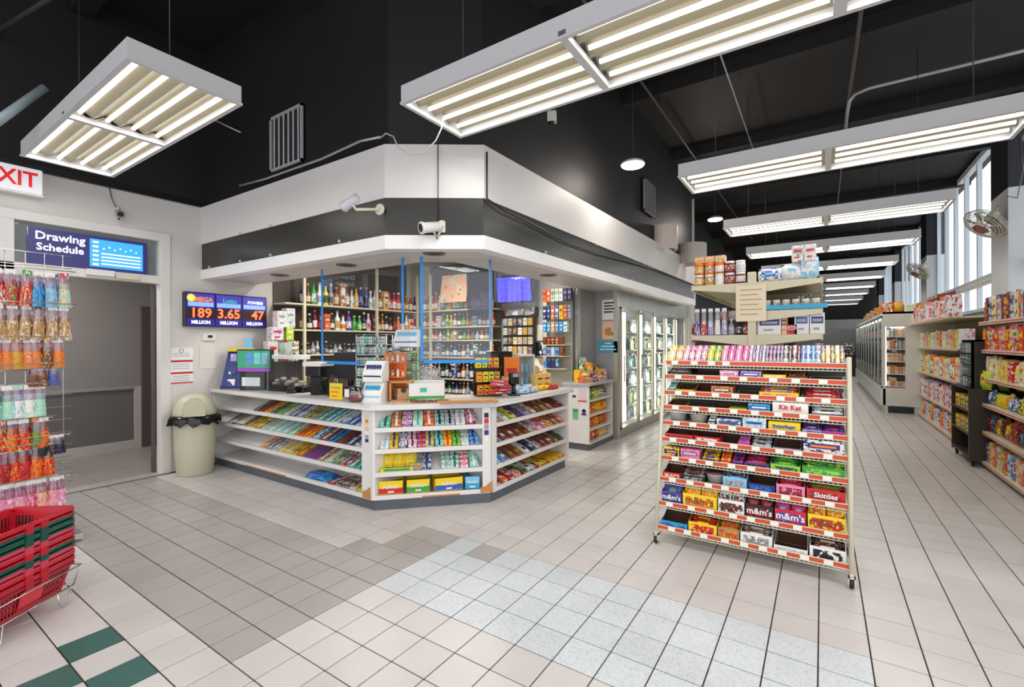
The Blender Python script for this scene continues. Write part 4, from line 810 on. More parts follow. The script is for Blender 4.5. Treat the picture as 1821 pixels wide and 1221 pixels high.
for z, rn, h0, h1 in ((2.0, 'top shelf', .24, .32), (1.72, 'second shelf', .17, .23), (1.50, 'third shelf', .14, .18), (1.22, 'fourth shelf', .18, .24), (.86, 'fifth shelf', .24, .3), (.60, 'lowest shelf', .18, .22)):
    sq = seqb if z > 1.3 else W3('kew Bwk kse awK eBw ksw GwB'); bottles(FBB, z, .03, 1.5, sq, rn, 'back liquor shelving', h0, h1, .08)
# boxes stacked at the left end of the liquor shelving
for k, (y, z, a, b, c, w_, h_, lb) in enumerate(((3.36, 1.66, 'white', 'silver', 'grey', .12, .21, 'tall white gift box'), (3.48, 1.66, 'silver', 'white', 'grey', .12, .25, 'tall silver gift box'), (3.30, 1.49, 'white', 'lilac', 'red', .16, .17, 'white gift box with a lilac crest'), (3.47, 1.49, 'lime', 'yellow', 'white', .10, .17, 'bright lime gift box'),
     (3.24, 1.22, 'white', 'silver', 'red', .13, .26, 'white gift box with a silver print'), (3.38, 1.22, 'dark red', 'gold', 'red', .13, .26, 'dark red gift box with gold disc'), (3.52, 1.22, 'cream', 'brown', 'white', .14, .26, 'striped cream and brown gift box'))):
    put('carton', a, b, c, T((-5.80, y, z), rz=math.pi/2, s=(w_, .12, h_)), lb+' stacked at the left end of the liquor shelves', 'box', None, 'gift_box')
tag(ob('glass_shelf', MB().box(-5.95, -5.68, 3.15, 3.62, 1.205, 1.218).box(-5.95, -5.68, 3.2, 3.55, 1.478, 1.488), m_glass), 'clear stacked glass shelf holding the gift boxes at left', 'shelf')
# TV, paper, posters
tv = thing('monitor', 'wall monitor showing a violet blue camera picture by the back wall', 'monitor', (-3.91, 5.95, 2.26), .0)
ob('monitor_case', MB().cbox(-.33, .33, -.03, .02, -.20, .22, .01), m_dk, tv, T(rx=.12)); ob('wall_bracket', MB().box(-.06, .06, .0, .2, -.05, .05), m_dk, tv)
msc = M('monitor violet', (.10, .08, .85), .2, emit=.6)
if True:
    nt = msc.node_tree; n_ = nt.nodes.new('ShaderNodeTexNoise'); n_.inputs['Scale'].default_value = 9; n_.inputs['Detail'].default_value = 3; rr = nt.nodes.new('ShaderNodeValToRGB'); rr.color_ramp.elements[0].position = .42; rr.color_ramp.elements[0].color = (.02, .02, .15, 1); rr.color_ramp.elements[1].position = .56; rr.color_ramp.elements[1].color = (.10, .08, .5, 1)
    nt.links.new(n_.outputs[0], rr.inputs[0]); nt.links.new(rr.outputs[0], nt.nodes['Principled BSDF'].inputs['Emission Color'])
ob('screen_face', MB().box(-.31, .31, -.034, -.029, -.18, .20), msc, tv, T(rx=.12))
tag(ob('menu_sheet', MB().box(-.27, .27, 0, .006, -.22, .24), P('peach', 'cream', 'tan'), None, T((-5.0, 5.8, 2.33), rx=-.15, rz=.05)), 'large peach printed sheet hanging over the back liquor shelf', 'sheet')
tag(ob('plastic_sheet', MB().box(-.24, .24, 0, .004, -.38, .55), glassy('violet plastic film', 'a9abdc', .7, .08, True), None, T((-4.42, 5.7, 2.25), rx=.05, rz=-.1)), 'hanging violet tinted plastic sheet left of the monitor', 'sheet')
bd = thing('rack_board', 'black peg board of small cards and watches under the monitor', 'board', (-3.85, 6.1, 1.25))
ob('board', MB().box(-.36, .24, -.03, 0, 0, .62), m_dk, bd)
for k in range(24):
    put('carton', ('black', 'dark blue', 'cream', 'grey', 'gold', 'white')[(k*5+k//6) % 6], 'gold' if k % 3 else 'white', 'grey', T((-4.14+.092*(k % 6), 6.02, 1.28+.145*(k//6)), s=(.07, .04, .11)), f'small hanging card, {ordn(k%6)} from left, {ordn(k//6)} row from bottom of the black board', 'card', f'hanging cards, row {k//6+1} of the black board', 'hanging_card')
for k, (x, z, w_, h_, a) in enumerate(((-4.0, 1.93, .28, .1, 'grey'), (-3.66, 1.92, .12, .16, 'black'), (-3.60, 1.6, .18, .24, 'cream'), (-3.55, 1.35, .2, .2, 'black'), (-3.60, 1.1, .22, .22, 'tan'), (-4.25, 1.9, .08, .12, 'maroon'))):
    tag(ob('wall_card', MB().cbox(-w_/2, w_/2, 0, .03, -h_/2, h_/2, .004), P(a, 'white', 'grey'), None, T((x, 6.11, z))), f'{a} card pinned on the back wall, {("left under", "right under", "beside", "low beside", "lowest beside", "far left under")[k]} the monitor', 'card')
# merchandise wall with hanging packs
mp = thing('merchandise_panel', 'ivory panel with hooks of small hanging goods behind right wing', 'panel', (-3.42, 6.02, 0))
ob('upright', MB().box(-.03, .03, 0, .05, 0, 2.22), m_shelf, mp); ob('panel_board', MB().box(-.03, .42, .06, .075, 0, 2.22), M('pegboard', 'b9b3a4', .5), mp)
MR = [(2.04, .20, W3('orR orw wGg wLe wse kBe kBl')), (1.78, .22, W3('kBw Bkc oRw Bcw yon okP ekl')), (1.60, .16, W3('bCw Cbw oPw bcy Cbw iwb')), (1.42, .12, W3('kan Mao kaP anP nak')), (1.26, .13, W3('Bcw lkB csw cBk nak')), (1.08, .14, W3('cBe Bkc Bke kcw'))]
for r_, (z, h_, cs) in enumerate(MR):
    for k, (a, b, d) in enumerate(cs): put('carton' if r_ < 4 else 'flat', a, b, d, T((-3.36+.067*k, 5.90, z), s=(.058, .06, h_*.9)), f'{a} hanging pack, {ordn(k)} from left in the {ordn(r_)} row from top, merchandise panel', 'pack', f'hanging packs, row {r_+1} of the merchandise panel', 'hanging_pack')
    if r_ > 2: ob('peg_shelf', MB().box(.0, .4, -.14, .06, z-.012, z-.002), m_shelf, mp)
# ---------- cooler wall and second counter ----------
cw = bpy.data.objects.new('cooler_wall', None); cw['label'] = 'wall of tall glass door drink coolers with bright lights inside'; cw['category'] = 'cooler'; COL.objects.link(cw)
xf = -2.535
ob('end_panel', MB().box(-3.0, xf, 6.63, 6.66, 0, 2.24), M('cooler grey side', '98989a', .35, var=.05), cw)
ob('corner_post', MB().cbox(xf-.06, xf+.01, 6.625, 6.70, 0, 2.24, .004), M('cooler post', 'b8b6ae', .3, .5), cw)
ob('header', MB().box(xf-.1, xf, 6.7, 11.0, 2.0, 2.24), M('cooler header', 'a9ada8', .3, .5, var=.1), cw)
ob('base_panel', MB().box(xf-.1, xf, 6.7, 11.0, 0, .12), M('cooler base', '97948b', .35, .4), cw)
ob('cabinet_back', MB().box(-3.2, -3.16, 6.66, 11.0, .1, 2.24).box(-3.2, xf-.02, 10.97, 11.02, 0, 2.24), M('cooler inside', 'bfc3c4', .5), cw)
ob('cabinet_floor', MB().box(-3.2, xf-.03, 6.66, 11.0, .12, .15), m_white, cw)
m_led = M('cooler light', (1, .98, .93), .5, emit=9.0); m_cg = glassy('cooler door glass', 'eceeec', .86, .06, True); m_ch = M('champagne door frame', 'a99f86', .3, .7)
ys = [6.76, 7.58, 8.37, 9.13, 9.89, 10.72]
DR = W3('sew cws ewk gGw kBw Kwr sLw nkw Gwi ewe')
for k in range(5):
    a, b = ys[k], ys[k+1]
    d = MB(); f_ = .035
    d.box(xf-.02, xf+.015, a+.005, a+f_, .14, 1.98).box(xf-.02, xf+.015, b-f_, b-.005, .14, 1.98).box(xf-.02, xf+.015, a+.005, b-.005, .12, .12+f_).box(xf-.02, xf+.015, a+.005, b-.005, 1.96, 1.99)
    dr = ob('door', d, m_ch, cw)
    ob('pane', MB().box(xf-.005, xf+.003, a+f_, b-f_, .15, 1.96), m_cg, dr)
    ob('handle', MB().tube([(xf+.04, a+.06, .85), (xf+.04, a+.06, 1.25)], .010, 8), m_ch, dr)
    ob('light_strip', MB().box(xf-.10, xf-.07, a+.26, a+.42, .20, 1.92), m_led, cw)
    for z in (.42, .72, 1.02, 1.32, 1.62): ob('wire_shelf', MB().box(-3.15, xf-.12, a+.02, b-.02, z-.01, z), m_wire, cw)
    for r_, z in enumerate((.15, .42, .72, 1.02, 1.32, 1.62)):
        for q in range(7):
            A_, B_, D_ = DR[(q+r_*3+k) % 10]
            o = lk('drink_bottle', ME['bottle'], (P(A_, B_, D_), F(B_), F(D_)), None, T((xf-.20, a+.08+.095*q, z), rz=math.pi/2, s=(.07, .07, .23)))
            tag(o, f'drink bottle, {ordn(q)} from left, behind {ordn(k)} cooler door, {ordn(r_)} shelf from bottom', 'bottle', f'drinks behind cooler door {k+1}, shelf {r_+1}')
for (z, h_, c, n_, lb) in ((1.94, .30, m_paper, 4, 'white notice with bold lines on the grey cooler side'), (1.63, .27, M('peach paper', 'e8c3a2', .6), 0, 'peach notice below the white one on the cooler side')):
    t = thing('side_notice', lb, 'notice', (-2.66, 6.63, z)); ob('sheet', MB().box(-.11, .11, -.004, -.001, -h_/2, h_/2), c, t)
    for q in range(n_): ob('text_line', MB().box(-.08, .08-.02*(q % 2), -.006, -.004, .09-.045*q, .112-.045*q), F('black'), t)
    if not n_: ob('print_block', MB().box(-.07, .07, -.006, -.004, -.08, .04), P('peach', 'tan', 'orange'), t)
bs = thing('blue_sign', 'light blue sign with white lettering on the cooler side', 'sign', (-2.68, 6.63, 1.38))
ob('sheet', MB().box(-.155, .155, -.005, -.001, -.085, .085), F('cyan'), bs); 
for k, w_ in enumerate((.05, .11, .13)): ob('white_print', MB().box(-w_, w_, -.007, -.004, .045-.045*k, .062-.045*k), F('white'), bs)

sc2 = thing('end_counter', 'small white shelf counter of orange snack bags before the coolers', 'counter')
F4 = Frame((-2.585, 5.74, 0), (0, 1, 0), (-1, 0, 0))
ob('countertop', MB().cbox(-2.98, -2.56, 5.70, 6.60, .865, .90, .006), M('grey counter top', 'aeb0b2', .3), sc2)
ob('side_panel', MB().box(-2.97, -2.585, 5.72, 5.75, .09, .865), m_white, sc2); ob('side_panel', MB().box(-2.97, -2.585, 6.555, 6.58, .09, .865), m_white, sc2)
ob('kick_board', MB().box(-2.95, -2.60, 5.74, 6.57, 0, .09), m_kick, sc2); ob('back_panel', MB().box(-2.97, -2.94, 5.75, 6.56, .09, .865), m_white, sc2)
for z in (.10, .28, .47, .67): ob('shelf', MB().box(-2.95, -2.585, 5.75, 6.56, z-.02, z), m_lam, sc2)
for r_, (z, cs) in enumerate(((.67, W3('LyG LGw yLo ewr wke')), (.47, W3('oyd ory oyd yor oyd')), (.28, W3('oro oRo oyr RoT oro')), (.10, W3('oPw row Mod yKo KyT')))):
    for k, (a, b, d) in enumerate(cs): put('bag', a, b, d, F4.m(.12+.145*k, .05, z, .14, .12, .14, tilt=-.12), f'{a} snack bag, {ordn(k)} from left, {ordn(r_)} shelf of the small end counter', 'bag', f'snack bags on shelf {r_+1} of the end counter')
for k, (y_, z_, a, lb) in enumerate(((-2.68, .755, 'pink', 'pink tinted notice'), (-2.655, .52, 'white', 'round emblem notice'), (-2.78, .48, 'green', 'green and white notice'), (-2.80, .72, 'dark blue', 'small dark blue card'))):
    t = thing('counter_notice', f'{lb} on the side of the small end counter', 'notice', (y_, 5.72, z_))
    ww, hh = ((.11, .14), (.07, .09), (.08, .14), (.05, .03))[k]
    ob('sheet', MB().box(-ww/2, ww/2, -.004, 0, -hh/2, hh/2), (M('pale pink sheet', 'e2c5cb', .6), m_paper, M('pale green sheet', '7db38c', .6), F('dark blue'))[k], t)
    if k == 0: ob('red_strip', MB().box(-.065, .065, -.006, -.001, -.10, -.085), F('red'), t)
    if k == 1: ob('emblem', MB().lathe([(.03, 0), (.028, .003), (.018, .004)], 16, T=T((0, -.004, .01), rx=math.pi/2)), F('black'), t); ob('caption', MB().box(-.035, .035, -.006, -.004, -.045, -.02), F('dark blue'), t)
    if k == 2: ob('green_head', MB().box(-.04, .04, -.006, -.001, .03, .07), F('green'), t)
TI = W3('rRw yow kow Bbw bBc oyw')
tp = [(.08, 0, .09, .10, 'red'), (.08, .10, .10, .13, 'yellow'), (.05, .20, .09, .12, 'black'), (.06, .29, .12, .13, 'blue'), (.15, .36, .10, .26, 'orange'), (.05, .42, .16, .10, 'red'), (.07, .55, .14, .15, 'yellow'), (.07, .68, .11, .16, 'light blue'), (.17, .60, .16, .22, 'maroon'), (.2, .35, .22, .34, 'green'), (.05, .16, .10, .07, 'peach'), (.18, .1, .14, .17, 'yellow')]
for k, (n_, u_, w_, h_, a) in enumerate(tp):
    put('tray' if a == 'green' else 'carton', a, ('yellow', 'white', 'red', 'orange')[k % 4], 'white' if a != 'yellow' else 'red', F4.m(u_+.05, n_, .90, w_, .09, h_), f'{a} carton among the goods on the small end counter top, {("front", "back")[int(n_ > .1)]} row{" low" if h_ < .11 else ""}{" tall" if h_ > .2 else ""}{" wide" if w_ > .13 else ""}', 'carton', None, 'display_tray' if a == 'green' else 'snack_box')

# ---------- wheeled candy rack in the middle ----------
rk = thing('candy_rack', 'wheeled cream candy rack with ten red edged shelves in the aisle', 'rack')
def ry(z): return 3.352+.187*z
XA, XB = -.985, .128
for x in (XA-.012, XB+.012):
    ob('front_post', MB().tube([(x, ry(.07)-.015, .07), (x, ry(1.345)-.015, 1.345)], .013, 8), m_bone, rk)
    ob('rear_post', MB().tube([(x, 3.86, .07), (x, 3.80, 1.33)], .013, 8), m_bone, rk)
    ob('side_brace', MB().tube([(x, ry(.12), .12), (x, 3.86, .12)], .008, 6).tube([(x, ry(.9), .9), (x, 3.82, .9)], .008, 6).tube([(x, ry(1.3), 1.30), (x, 3.80, 1.30)], .008, 6), m_bone, rk)
    for y in (ry(.07)-.015, 3.86):
        cs_ = ob('caster', MB().tube([(x, y, .09), (x, y, .06)], .012, 6).box(x-.018, x-.012, y-.012, y+.03, .028, .07).box(x+.012, x+.018, y-.012, y+.03, .028, .07).box(x-.018, x+.018, y-.012, y+.03, .064, .07), m_bone, rk)
        ob('wheel', MB().lathe([(.012, -.011), (.030, -.011), (.034, 0), (.030, .011), (.012, .011)], 14, T=T((x, y+.012, .034), ry=math.pi/2)), m_dk, cs_)
ob('rear_panel', MB().box(XA+.01, XB-.01, 3.80, 3.81, .12, 1.26), M('rack back mesh', '3b413f', .5), rk)
tagm = MB().cbox(-.024, .024, -.005, 0, -.014, .012, .001).mesh('price_tag')
ZL = [1.292, 1.188, 1.070, .965, .852, .733, .602, .454, .285, .122]
for r_, z in enumerate(ZL):
    y = ry(z); sh = ob('shelf', MB().box(XA, XB, y+.004, 3.80, z-.022, z-.016).box(XA, XB, y+.002, y+.008, z-.016, z+.0), m_bone, rk)
    for k in range(26): pass
    wb = MB()
    for k in range(44): x = XA+.02+k*.0248; wb.box(x, x+.004, y+.0, y+.004, z-.034, z-.02)
    wb.box(XA, XB, y-.001, y+.005, z-.038, z-.033); o = ob('wire_edge', wb, m_bone, sh)
    ob('price_rail', MB().box(XA, XB, y-.006, y+.0, z-.014, z+.012), m_rail, sh); ob('rail_lip', MB().box(XA, XB, y-.009, y-.004, z+.011, z+.017).box(XA, XB, y-.009, y-.004, z-.020, z-.014), m_bone, sh)
    n = [4, 7, 8, 8, 8, 8, 8, 9, 8, 9][r_]
    for k in range(n):
        x = XA+.03+(XB-XA-.06)*(k+.25+rnd.uniform(-.15, .15))/n*(.45 if r_ == 0 else 1)+.02
        lk('price_tag', tagm, m_tag, sh, T((x, y-.0065, z)))
FK = Frame((XA, 0, 0), (1, 0, 0), (0, 1, 0)); KW = XB-XA
RN = ['top', 'second', 'third', 'fourth', 'fifth', 'sixth', 'seventh', 'eighth', 'ninth', 'bottom']
# each: (width share, kind, colours, height, text) ; kind T tray+bars, C closed box, B big bags in tray, E empty tray, G gum columns
ROWS = [
 [(.10, 'G2', 'ydw', .10, ''), (.155, 'G4', 'pmw', .10, ''), (.085, 'G2', 'Lgy', .10, ''), (.165, 'G4', 'pmp', .10, ''), (.09, 'G5', 'wRl', .10, ''), (.10, 'G5', 'lpk', .10, ''), (.09, 'G4', 'wRk', .10, ''), (.10, 'G4', 'cwb', .10, ''), (.115, 'G5', 'uwy', .10, '')],
 [(.16, 'T', 'kMe', .05, ''), (.17, 'E', 'bBe', .03, ''), (.12, 'C', 'pwm', .065, ''), (.13, 'C', 'luw', .065, ''), (.13, 'E', 'ywd', .05, ''), (.11, 'T', 'nak', .04, ''), (.18, 'E', 'wie', .02, '')],
 [(.06, 'T', 'gil', .04, ''), (.12, 'E', 'ydr', .04, ''), (.10, 'E', 'rRw', .035, ''), (.14, 'C', 'onw', .07, ''), (.14, 'E', 'wyl', .02, ''), (.22, 'T', 'yob', .05, ''), (.22, 'T', 'wMr', .03, '')],
 [(.13, 'E', 'ydK', .03, ''), (.16, 'E', 'Cbw', .025, ''), (.10, 'E', 'ody', .02, ''), (.11, 'C', 'yLn', .03, ''), (.13, 'C', 'Cbw', .07, ''), (.20, 'C', 'wrR', .09, 'Kit Kat'), (.17, 'T', 'ksw', .035, '')],
 [(.14, 'J', 'wrn', .09, ''), (.13, 'J', 'naT', .09, ''), (.05, 'T', 'ksw', .05, ''), (.15, 'C', 'wbn', .065, ''), (.14, 'C', 'wcB', .085, ''), (.18, 'C', 'yyd', .075, 'Butterfinger'), (.10, 'T', 'luk', .045, ''), (.11, 'T', 'muk', .045, '')],
 [(.19, 'E', 'rRk', .055, ''), (.16, 'E', 'rwk', .055, ''), (.10, 'E', 'prk', .03, ''), (.07, 'T', 'mpu', .04, ''), (.12, 'T', 'kse', .02, ''), (.15, 'E', 'lBk', .035, ''), (.21, 'C', 'wBo', .10, '')],
 [(.10, 'C', 'ykp', .085, ''), (.12, 'C', 'pmi', .085, ''), (.11, 'T', 'uyn', .03, ''), (.06, 'T', 'ryr', .04, ''), (.07, 'T', 'kmB', .03, ''), (.13, 'T', 'ukr', .05, ''), (.15, 'T', 'LGg', .06, ''), (.20, 'T', 'gLG', .07, '')],
 [(.12, 'E', 'rKn', .06, ''), (.15, 'T', 'ken', .06, ''), (.10, 'J', 'Mpk', .10, ''), (.14, 'T', 'cek', .09, ''), (.15, 'E', 'Bbw', .07, ''), (.15, 'T', 'pRr', .09, ''), (.19, 'T', 'rRg', .09, 'Skittles')],
 [(.13, 'B', 'uBg', .10, "m&m's"), (.21, 'B', 'yod', .11, "m&m's"), (.15, 'B', 'wkr', .11, "m&m's"), (.15, 'B', 'kRr', .11, "m&m's"), (.16, 'B', 'rul', .11, "m&m's"), (.18, 'B', 'yrd', .11, "m&m's")],
 [(.17, 'E', 'CbT', .06, ''), (.17, 'T', 'yrR', .09, 'Twix'), (.12, 'T', 'Tdr', .09, 'Twix'), (.17, 'T', 'wen', .09, ''), (.17, 'E', 'wse', .05, ''), (.17, 'T', 'wkn', .09, '')],
]
D1 = {'w': 'white', 'y': 'yellow', 'o': 'orange', 'r': 'red', 'R': 'dark red', 'p': 'pink', 'm': 'magenta', 'u': 'purple', 'l': 'lilac', 'b': 'blue', 'B': 'dark blue', 'c': 'light blue', 'C': 'cyan', 't': 'teal', 'i': 'mint', 'g': 'green', 'G': 'dark green', 'L': 'lime', 'n': 'brown', 'T': 'tan', 'k': 'black', 'e': 'grey', 's': 'silver', 'd': 'gold', 'a': 'amber', 'M': 'maroon', 'P': 'peach', 'K': 'cream'}
m_inner = M('carton inside', '5a3a26', .8)
for r_, row in enumerate(ROWS):
    z = ZL[r_]-.015; y = ry(ZL[r_])+.012; tot = sum(x[0] for x in row); u = .008; avail = KW-.016
    for k, (sh_, kd, cc, h_, tx) in enumerate(row):
        wd = sh_/tot*avail; a, b, d = (D1[q] for q in cc); uc = u+wd/2; u += wd; W_ = wd*.95
        where = f'{ordn(k)} from left, {RN[r_]} shelf, wheeled rack'
        if kd[0] == 'G':
            n = int(kd[1])
            for q in range(n):
                for p_ in range(2):
                    put('flat', (a, b)[q % 2] if cc[2] not in 'wy' or q % 2 == 0 else b, d, 'white', FK.m(u-wd+wd*(q+.5)/n, y+.005+.05*p_, z+.02+.03*p_, wd/n*.86, .10, .02, tilt=.95, roll=0), f'{a} gum pack, {ordn(q)} in {("front", "back")[p_]} of {ordn(k)} group, top shelf, wheeled rack', 'pack', f'gum packs group {k+1}, top of wheeled rack')
            continue
        th_ = ZL[r_-1]-ZL[r_]-.05 if r_ else .1
        if kd in 'TEB':
            t = tag(lk('display_tray', ME['tray'], (F(a), m_inner, P(b, a, d)), None, FK.m(uc, y, z, W_, .19, h_/.55)), f'{a} {"empty" if kd == "E" else "filled"} display tray, {where}', 'tray')
            if tx: txt(tx, min(h_*.62, W_/len(tx)*1.7), F('white' if a not in ('white', 'yellow', 'tan') else ('brown' if tx != 'Twix' else 'red')), t, Matrix.Diagonal((1/W_, 1/.19, .55/h_, 1)) @ T((0, -.004, h_*.6), rx=math.pi/2), bold=.001)
            if kd in 'TB':
                n = max(1, int(W_/(.075 if kd == 'B' else .14))); 
                for p_ in range(3 if kd == 'T' else 2):
                    for q in range(n):
                        if kd == 'T': put('bar', b, d, a, FK.m(uc-W_/2+W_*(q+.5)/n, y+.012+.05*p_, z+h_*.62+.018*p_, W_/n*.92, .05, .024, tilt=.35, yaw=rnd.uniform(-.06, .06)), f'{b} candy bar, {ordn(p_*n+q)} in the tray, {where}', 'candy bar', f'bars in tray {k+1}, {RN[r_]} shelf, wheeled rack')
                        else:
                            o = put('bag', (a, b)[(p_+q+r_) % 2 if p_ else 0], b, d, FK.m(uc-W_/2+W_*(q+.5)/n, y+.01+.05*p_, z+.035+.035*p_, W_/n*.95, .045, .12, tilt=-.25), f'{a} candy pouch, {ordn(p_*n+q)} in the tray, {where}', 'pouch', f'pouches in tray {k+1}, ninth shelf, wheeled rack', 'candy_pouch')
        elif kd == 'C':
            t = tag(lk('candy_carton', ME['carton'], (F(a) if tx else P(a, b, d), F(b) if not tx else F(a), F(a) if tx else F(d)), None, FK.m(uc, y, z+.004, W_*.97, .16, h_)), f'closed {a} {tx.lower() + " " if tx and tx not in ("Kit Kat", "Butterfinger") else ""}candy carton, {where}', 'carton')
            if tx: txt(tx, min(h_*.5, W_/len(tx)*1.75), F({'Kit Kat': 'red', 'Butterfinger': 'blue', 'Pops': 'red'}.get(tx, d if d not in (a,) else 'black')), t, Matrix.Diagonal((1/W_, 1/.16, 1/h_, 1)) @ T((0, -.008, h_*.64), rx=math.pi/2), bold=.0012)
        elif kd == 'J':
            t = thing('clear_tub', f'clear round tub with {d} sweets, {where}', 'tub'); t.matrix_basis = FK.m(uc, y+.07, z)
            ob('tub_wall', MB().lathe([(.05, 0), (.06, .07), (.062, .09)], 16), glassy('tub film', 'd8d4d0', .55), t); ob('sweets', MB().lathe([(.02, .002), (.046, .004), (.052, .055), (.02, .065)], 14), P(d, a, b), t); ob('lid', MB().lathe([(.063, .088), (.063, .096), (.03, .1)], 16), F(a), t)
# ---------- centre gondola behind the candy rack ----------
gd_ = thing('gondola_shelves', 'cream double sided gondola shelving behind the wheeled candy rack', 'shelves')
m_gd = M('cream gondola steel', 'd5cdb0', .4, var=.05)
yg = 4.8; LV = [(1.975, -1.07, .0), (1.71, -1.0, .0), (1.49, -1.07, .0), (1.1, -1.07, 0), (.7, -1.07, 0), (.3, -1.07, 0)]
for y in (yg, 6.0, 7.2, 8.4): ob('upright', MB().cbox(-.575, -.505, y, y+.06, 0, 2.09 if y == yg else 2.05, .004), m_gd, gd_)
ob('spine_panel', MB().box(-.545, -.535, yg+.06, 8.4, .1, 2.04), m_gd, gd_); ob('foot', MB().box(-1.0, -.08, yg+.02, 8.4, 0, .12), m_gd, gd_)
for z, xl, xr in LV:
    for y0 in (yg, 6.0, 7.2):
        for sx, x in ((-1, xl), (1, xr)):
            if sx < 0 and z == 1.71: continue
            x0 = -.54
            s_ = MB().box(min(x0, x), max(x0, x), y0+.03, y0+1.2, z, z+.02).box(x-.008, x+.008, y0+.03, y0+1.2, z-.03, z+.03)
            for yy in (y0+.01,):
                vs = [(x0, yy, z+.02), (x0, yy, z-.085), (x-.0*sx, yy, z-.02), (x, yy, z+.02)]; s_.add(vs+[(a, b+.012, c) for a, b, c in vs], [(0, 1, 2, 3), (7, 6, 5, 4), (0, 4, 5, 1), (1, 5, 6, 2), (2, 6, 7, 3), (3, 7, 4, 0)])
            ob('shelf', s_, m_gd, gd_)
pn_ = thing('paper_sign', 'cream paper sign with rows of faint lines taped to gondola end', 'sign', (-.545, yg-.012, 1.80))
ob('sheet', MB().box(-.125, .125, -.004, 0, -.165, .165), M('cream paper', 'ecdcc0', .7), pn_)
for k in range(6): ob('text_line', MB().box(-.09, .09-.03*(k % 2), -.006, -.004, .12-.045*k, .128-.045*k), F('tan'), pn_)
# goods at the left end: topping tubs in two tiers
for k in range(5):
    for q in range(2):
        a = ('orange', 'orange', 'orange', 'dark red', 'white')[k] if q else ('tan', 'gold', 'white', 'dark red', 'dark red')[k]
        put('jar', M('tub plastic '+a, PAL[a], .2), P(('gold', 'tan', 'white', 'dark red', 'silver')[k], 'white', 'orange'), F('orange' if q and k < 3 else 'white'), T((-1.015+.093*k, yg+.05, 1.998+.112*q), s=(.085, .085, .108)), f'round topping tub, {ordn(k)} from left, {("lower", "upper")[q]} tier on the gondola top left', 'tub', None, 'topping_tub')
for k in range(3): put('carton', 'orange', 'white', 'lime', T((-1.01+.095*k, yg+.07, 2.225), s=(.088, .09, .06)), f'orange and white packet, {ordn(k)} from left, lying on the topping tubs', 'packet', None)
for k, (x, z, w_, h_, a, b, c, kd, lb) in enumerate(((-.40, 2.0, .20, .12, 'white', 'blue', 'light blue', 'bag', 'white and blue soft pack on the right top gondola shelf'), (-.22, 2.0, .18, .15, 'silver', 'white', 'light blue', 'bag', 'pale silver soft pack beside the white and blue one'), (-.10, 2.0, .16, .19, 'light blue', 'white', 'silver', 'bag', 'tall pale blue bag at the right end of the top gondola shelf'),
     (-.18, 2.16, .09, .14, 'white', 'grey', 'red', 'carton', 'left small white box standing highest on the gondola'), (-.085, 2.16, .09, .14, 'white', 'silver', 'red', 'carton', 'right small white box standing highest on the gondola'))):
    put(kd, a, b, c, T((x, yg+.06, z), s=(w_, .14, h_)), lb, 'pack', None, 'soft_pack' if kd == 'bag' else 'small_box')
for k in range(6): put('jar', M('cup glass', 'cfc6b8', .15), P('tan', 'white', 'brown'), F('white'), T((-.42+.075*k, yg+.05, 1.735), s=(.065, .065, .09)), f'small cup, {ordn(k)} from left, second gondola shelf on the right', 'cup', None, 'food_cup')
tag(ob('blue_shelf_strip', MB().box(-.46, .04, yg-.01, yg-.005, 1.735, 1.775), F('cyan')), 'long light blue product strip in front of the small cups', 'strip')
for k, (x, w_, h_, a, b, c, lb) in enumerate(((-.40, .20, .165, 'white', 'dark blue', 'grey', 'wide white carton with a blue line, left on third gondola shelf'), (-.285, .05, .16, 'peach', 'dark red', 'grey', 'thin peach carton beside the wide white one'), (-.225, .08, .085, 'red', 'white', 'dark red', 'small red box between the white gondola cartons'), (-.15, .11, .185, 'white', 'blue', 'grey', 'left tall white carton on the third gondola shelf'), (-.035, .11, .185, 'white', 'dark blue', 'grey', 'right tall white carton on the third gondola shelf'))):
    o = put('carton', m_lam if a == 'white' else F(a), F(b), F(c), T((x, yg+.05, 1.512), s=(w_, .14, h_)), lb, 'carton', None, 'white_carton' if a == 'white' else 'carton')
for k in range(8):
    a = ('purple', 'red', 'lilac', 'white', 'lilac', 'grey', 'black', 'dark red')[k]
    put('hang' if k < 5 else 'bottle', glassy('bag film', 'd9dde0', .6) if k < 5 else F(a), P(a, 'white', 'silver'), F('white'), T((-1.03+.062*k, yg+.04, 1.512), s=(.055, .05, .26 if k < 5 else .15)), f'{a} wrapped item, {ordn(k)} from left, third shelf at the left gondola end', 'packet', None, 'slim_packet')
for k in range(4): put('carton', ('red', 'grey', 'red', 'white')[k], 'white', 'peach', T((-.80+.07*k, yg+.12+.05*(k % 2), 1.66+.1*(k//2)*1.0), s=(.065, .06, .09)), f'small {("red", "grey", "red and white", "white")[k]} box hanging behind the paper sign on gondola', 'box', None)
for k in range(7): put('carton', ('teal', 'teal', 'silver', 'white', 'light blue', 'white', 'peach')[k], 'white', 'silver', T((-.42+.06*k, yg+.05, 1.12), s=(.052, .1, .17)), f'slim pastel carton, {ordn(k)} from left, lower gondola shelf right of the post', 'carton', None, 'slim_carton')
for s_i, (x0, x1) in enumerate(((-1.03, -.60), (-.48, -.05))):
    for r_, z in enumerate((1.12, .72, .32)):
        if s_i and not r_: continue
        for k in range(6): put('carton', pick(['black', 'red', 'blue', 'white', 'green', 'gold'], k+r_), 'white', 'grey', T((x0+(x1-x0)*(k+.5)/6, yg+.06, z), s=(.065, .1, .2)), f'boxed item, {ordn(k)} from left, {("lower", "next lower", "lowest")[r_]} gondola end shelf, {("left", "right")[s_i]} of post', 'box', f'gondola {s_i} {r_}', 'small_box')
RGL = W3('wcb Cwi osw kew sgw yrb rwe wbe')
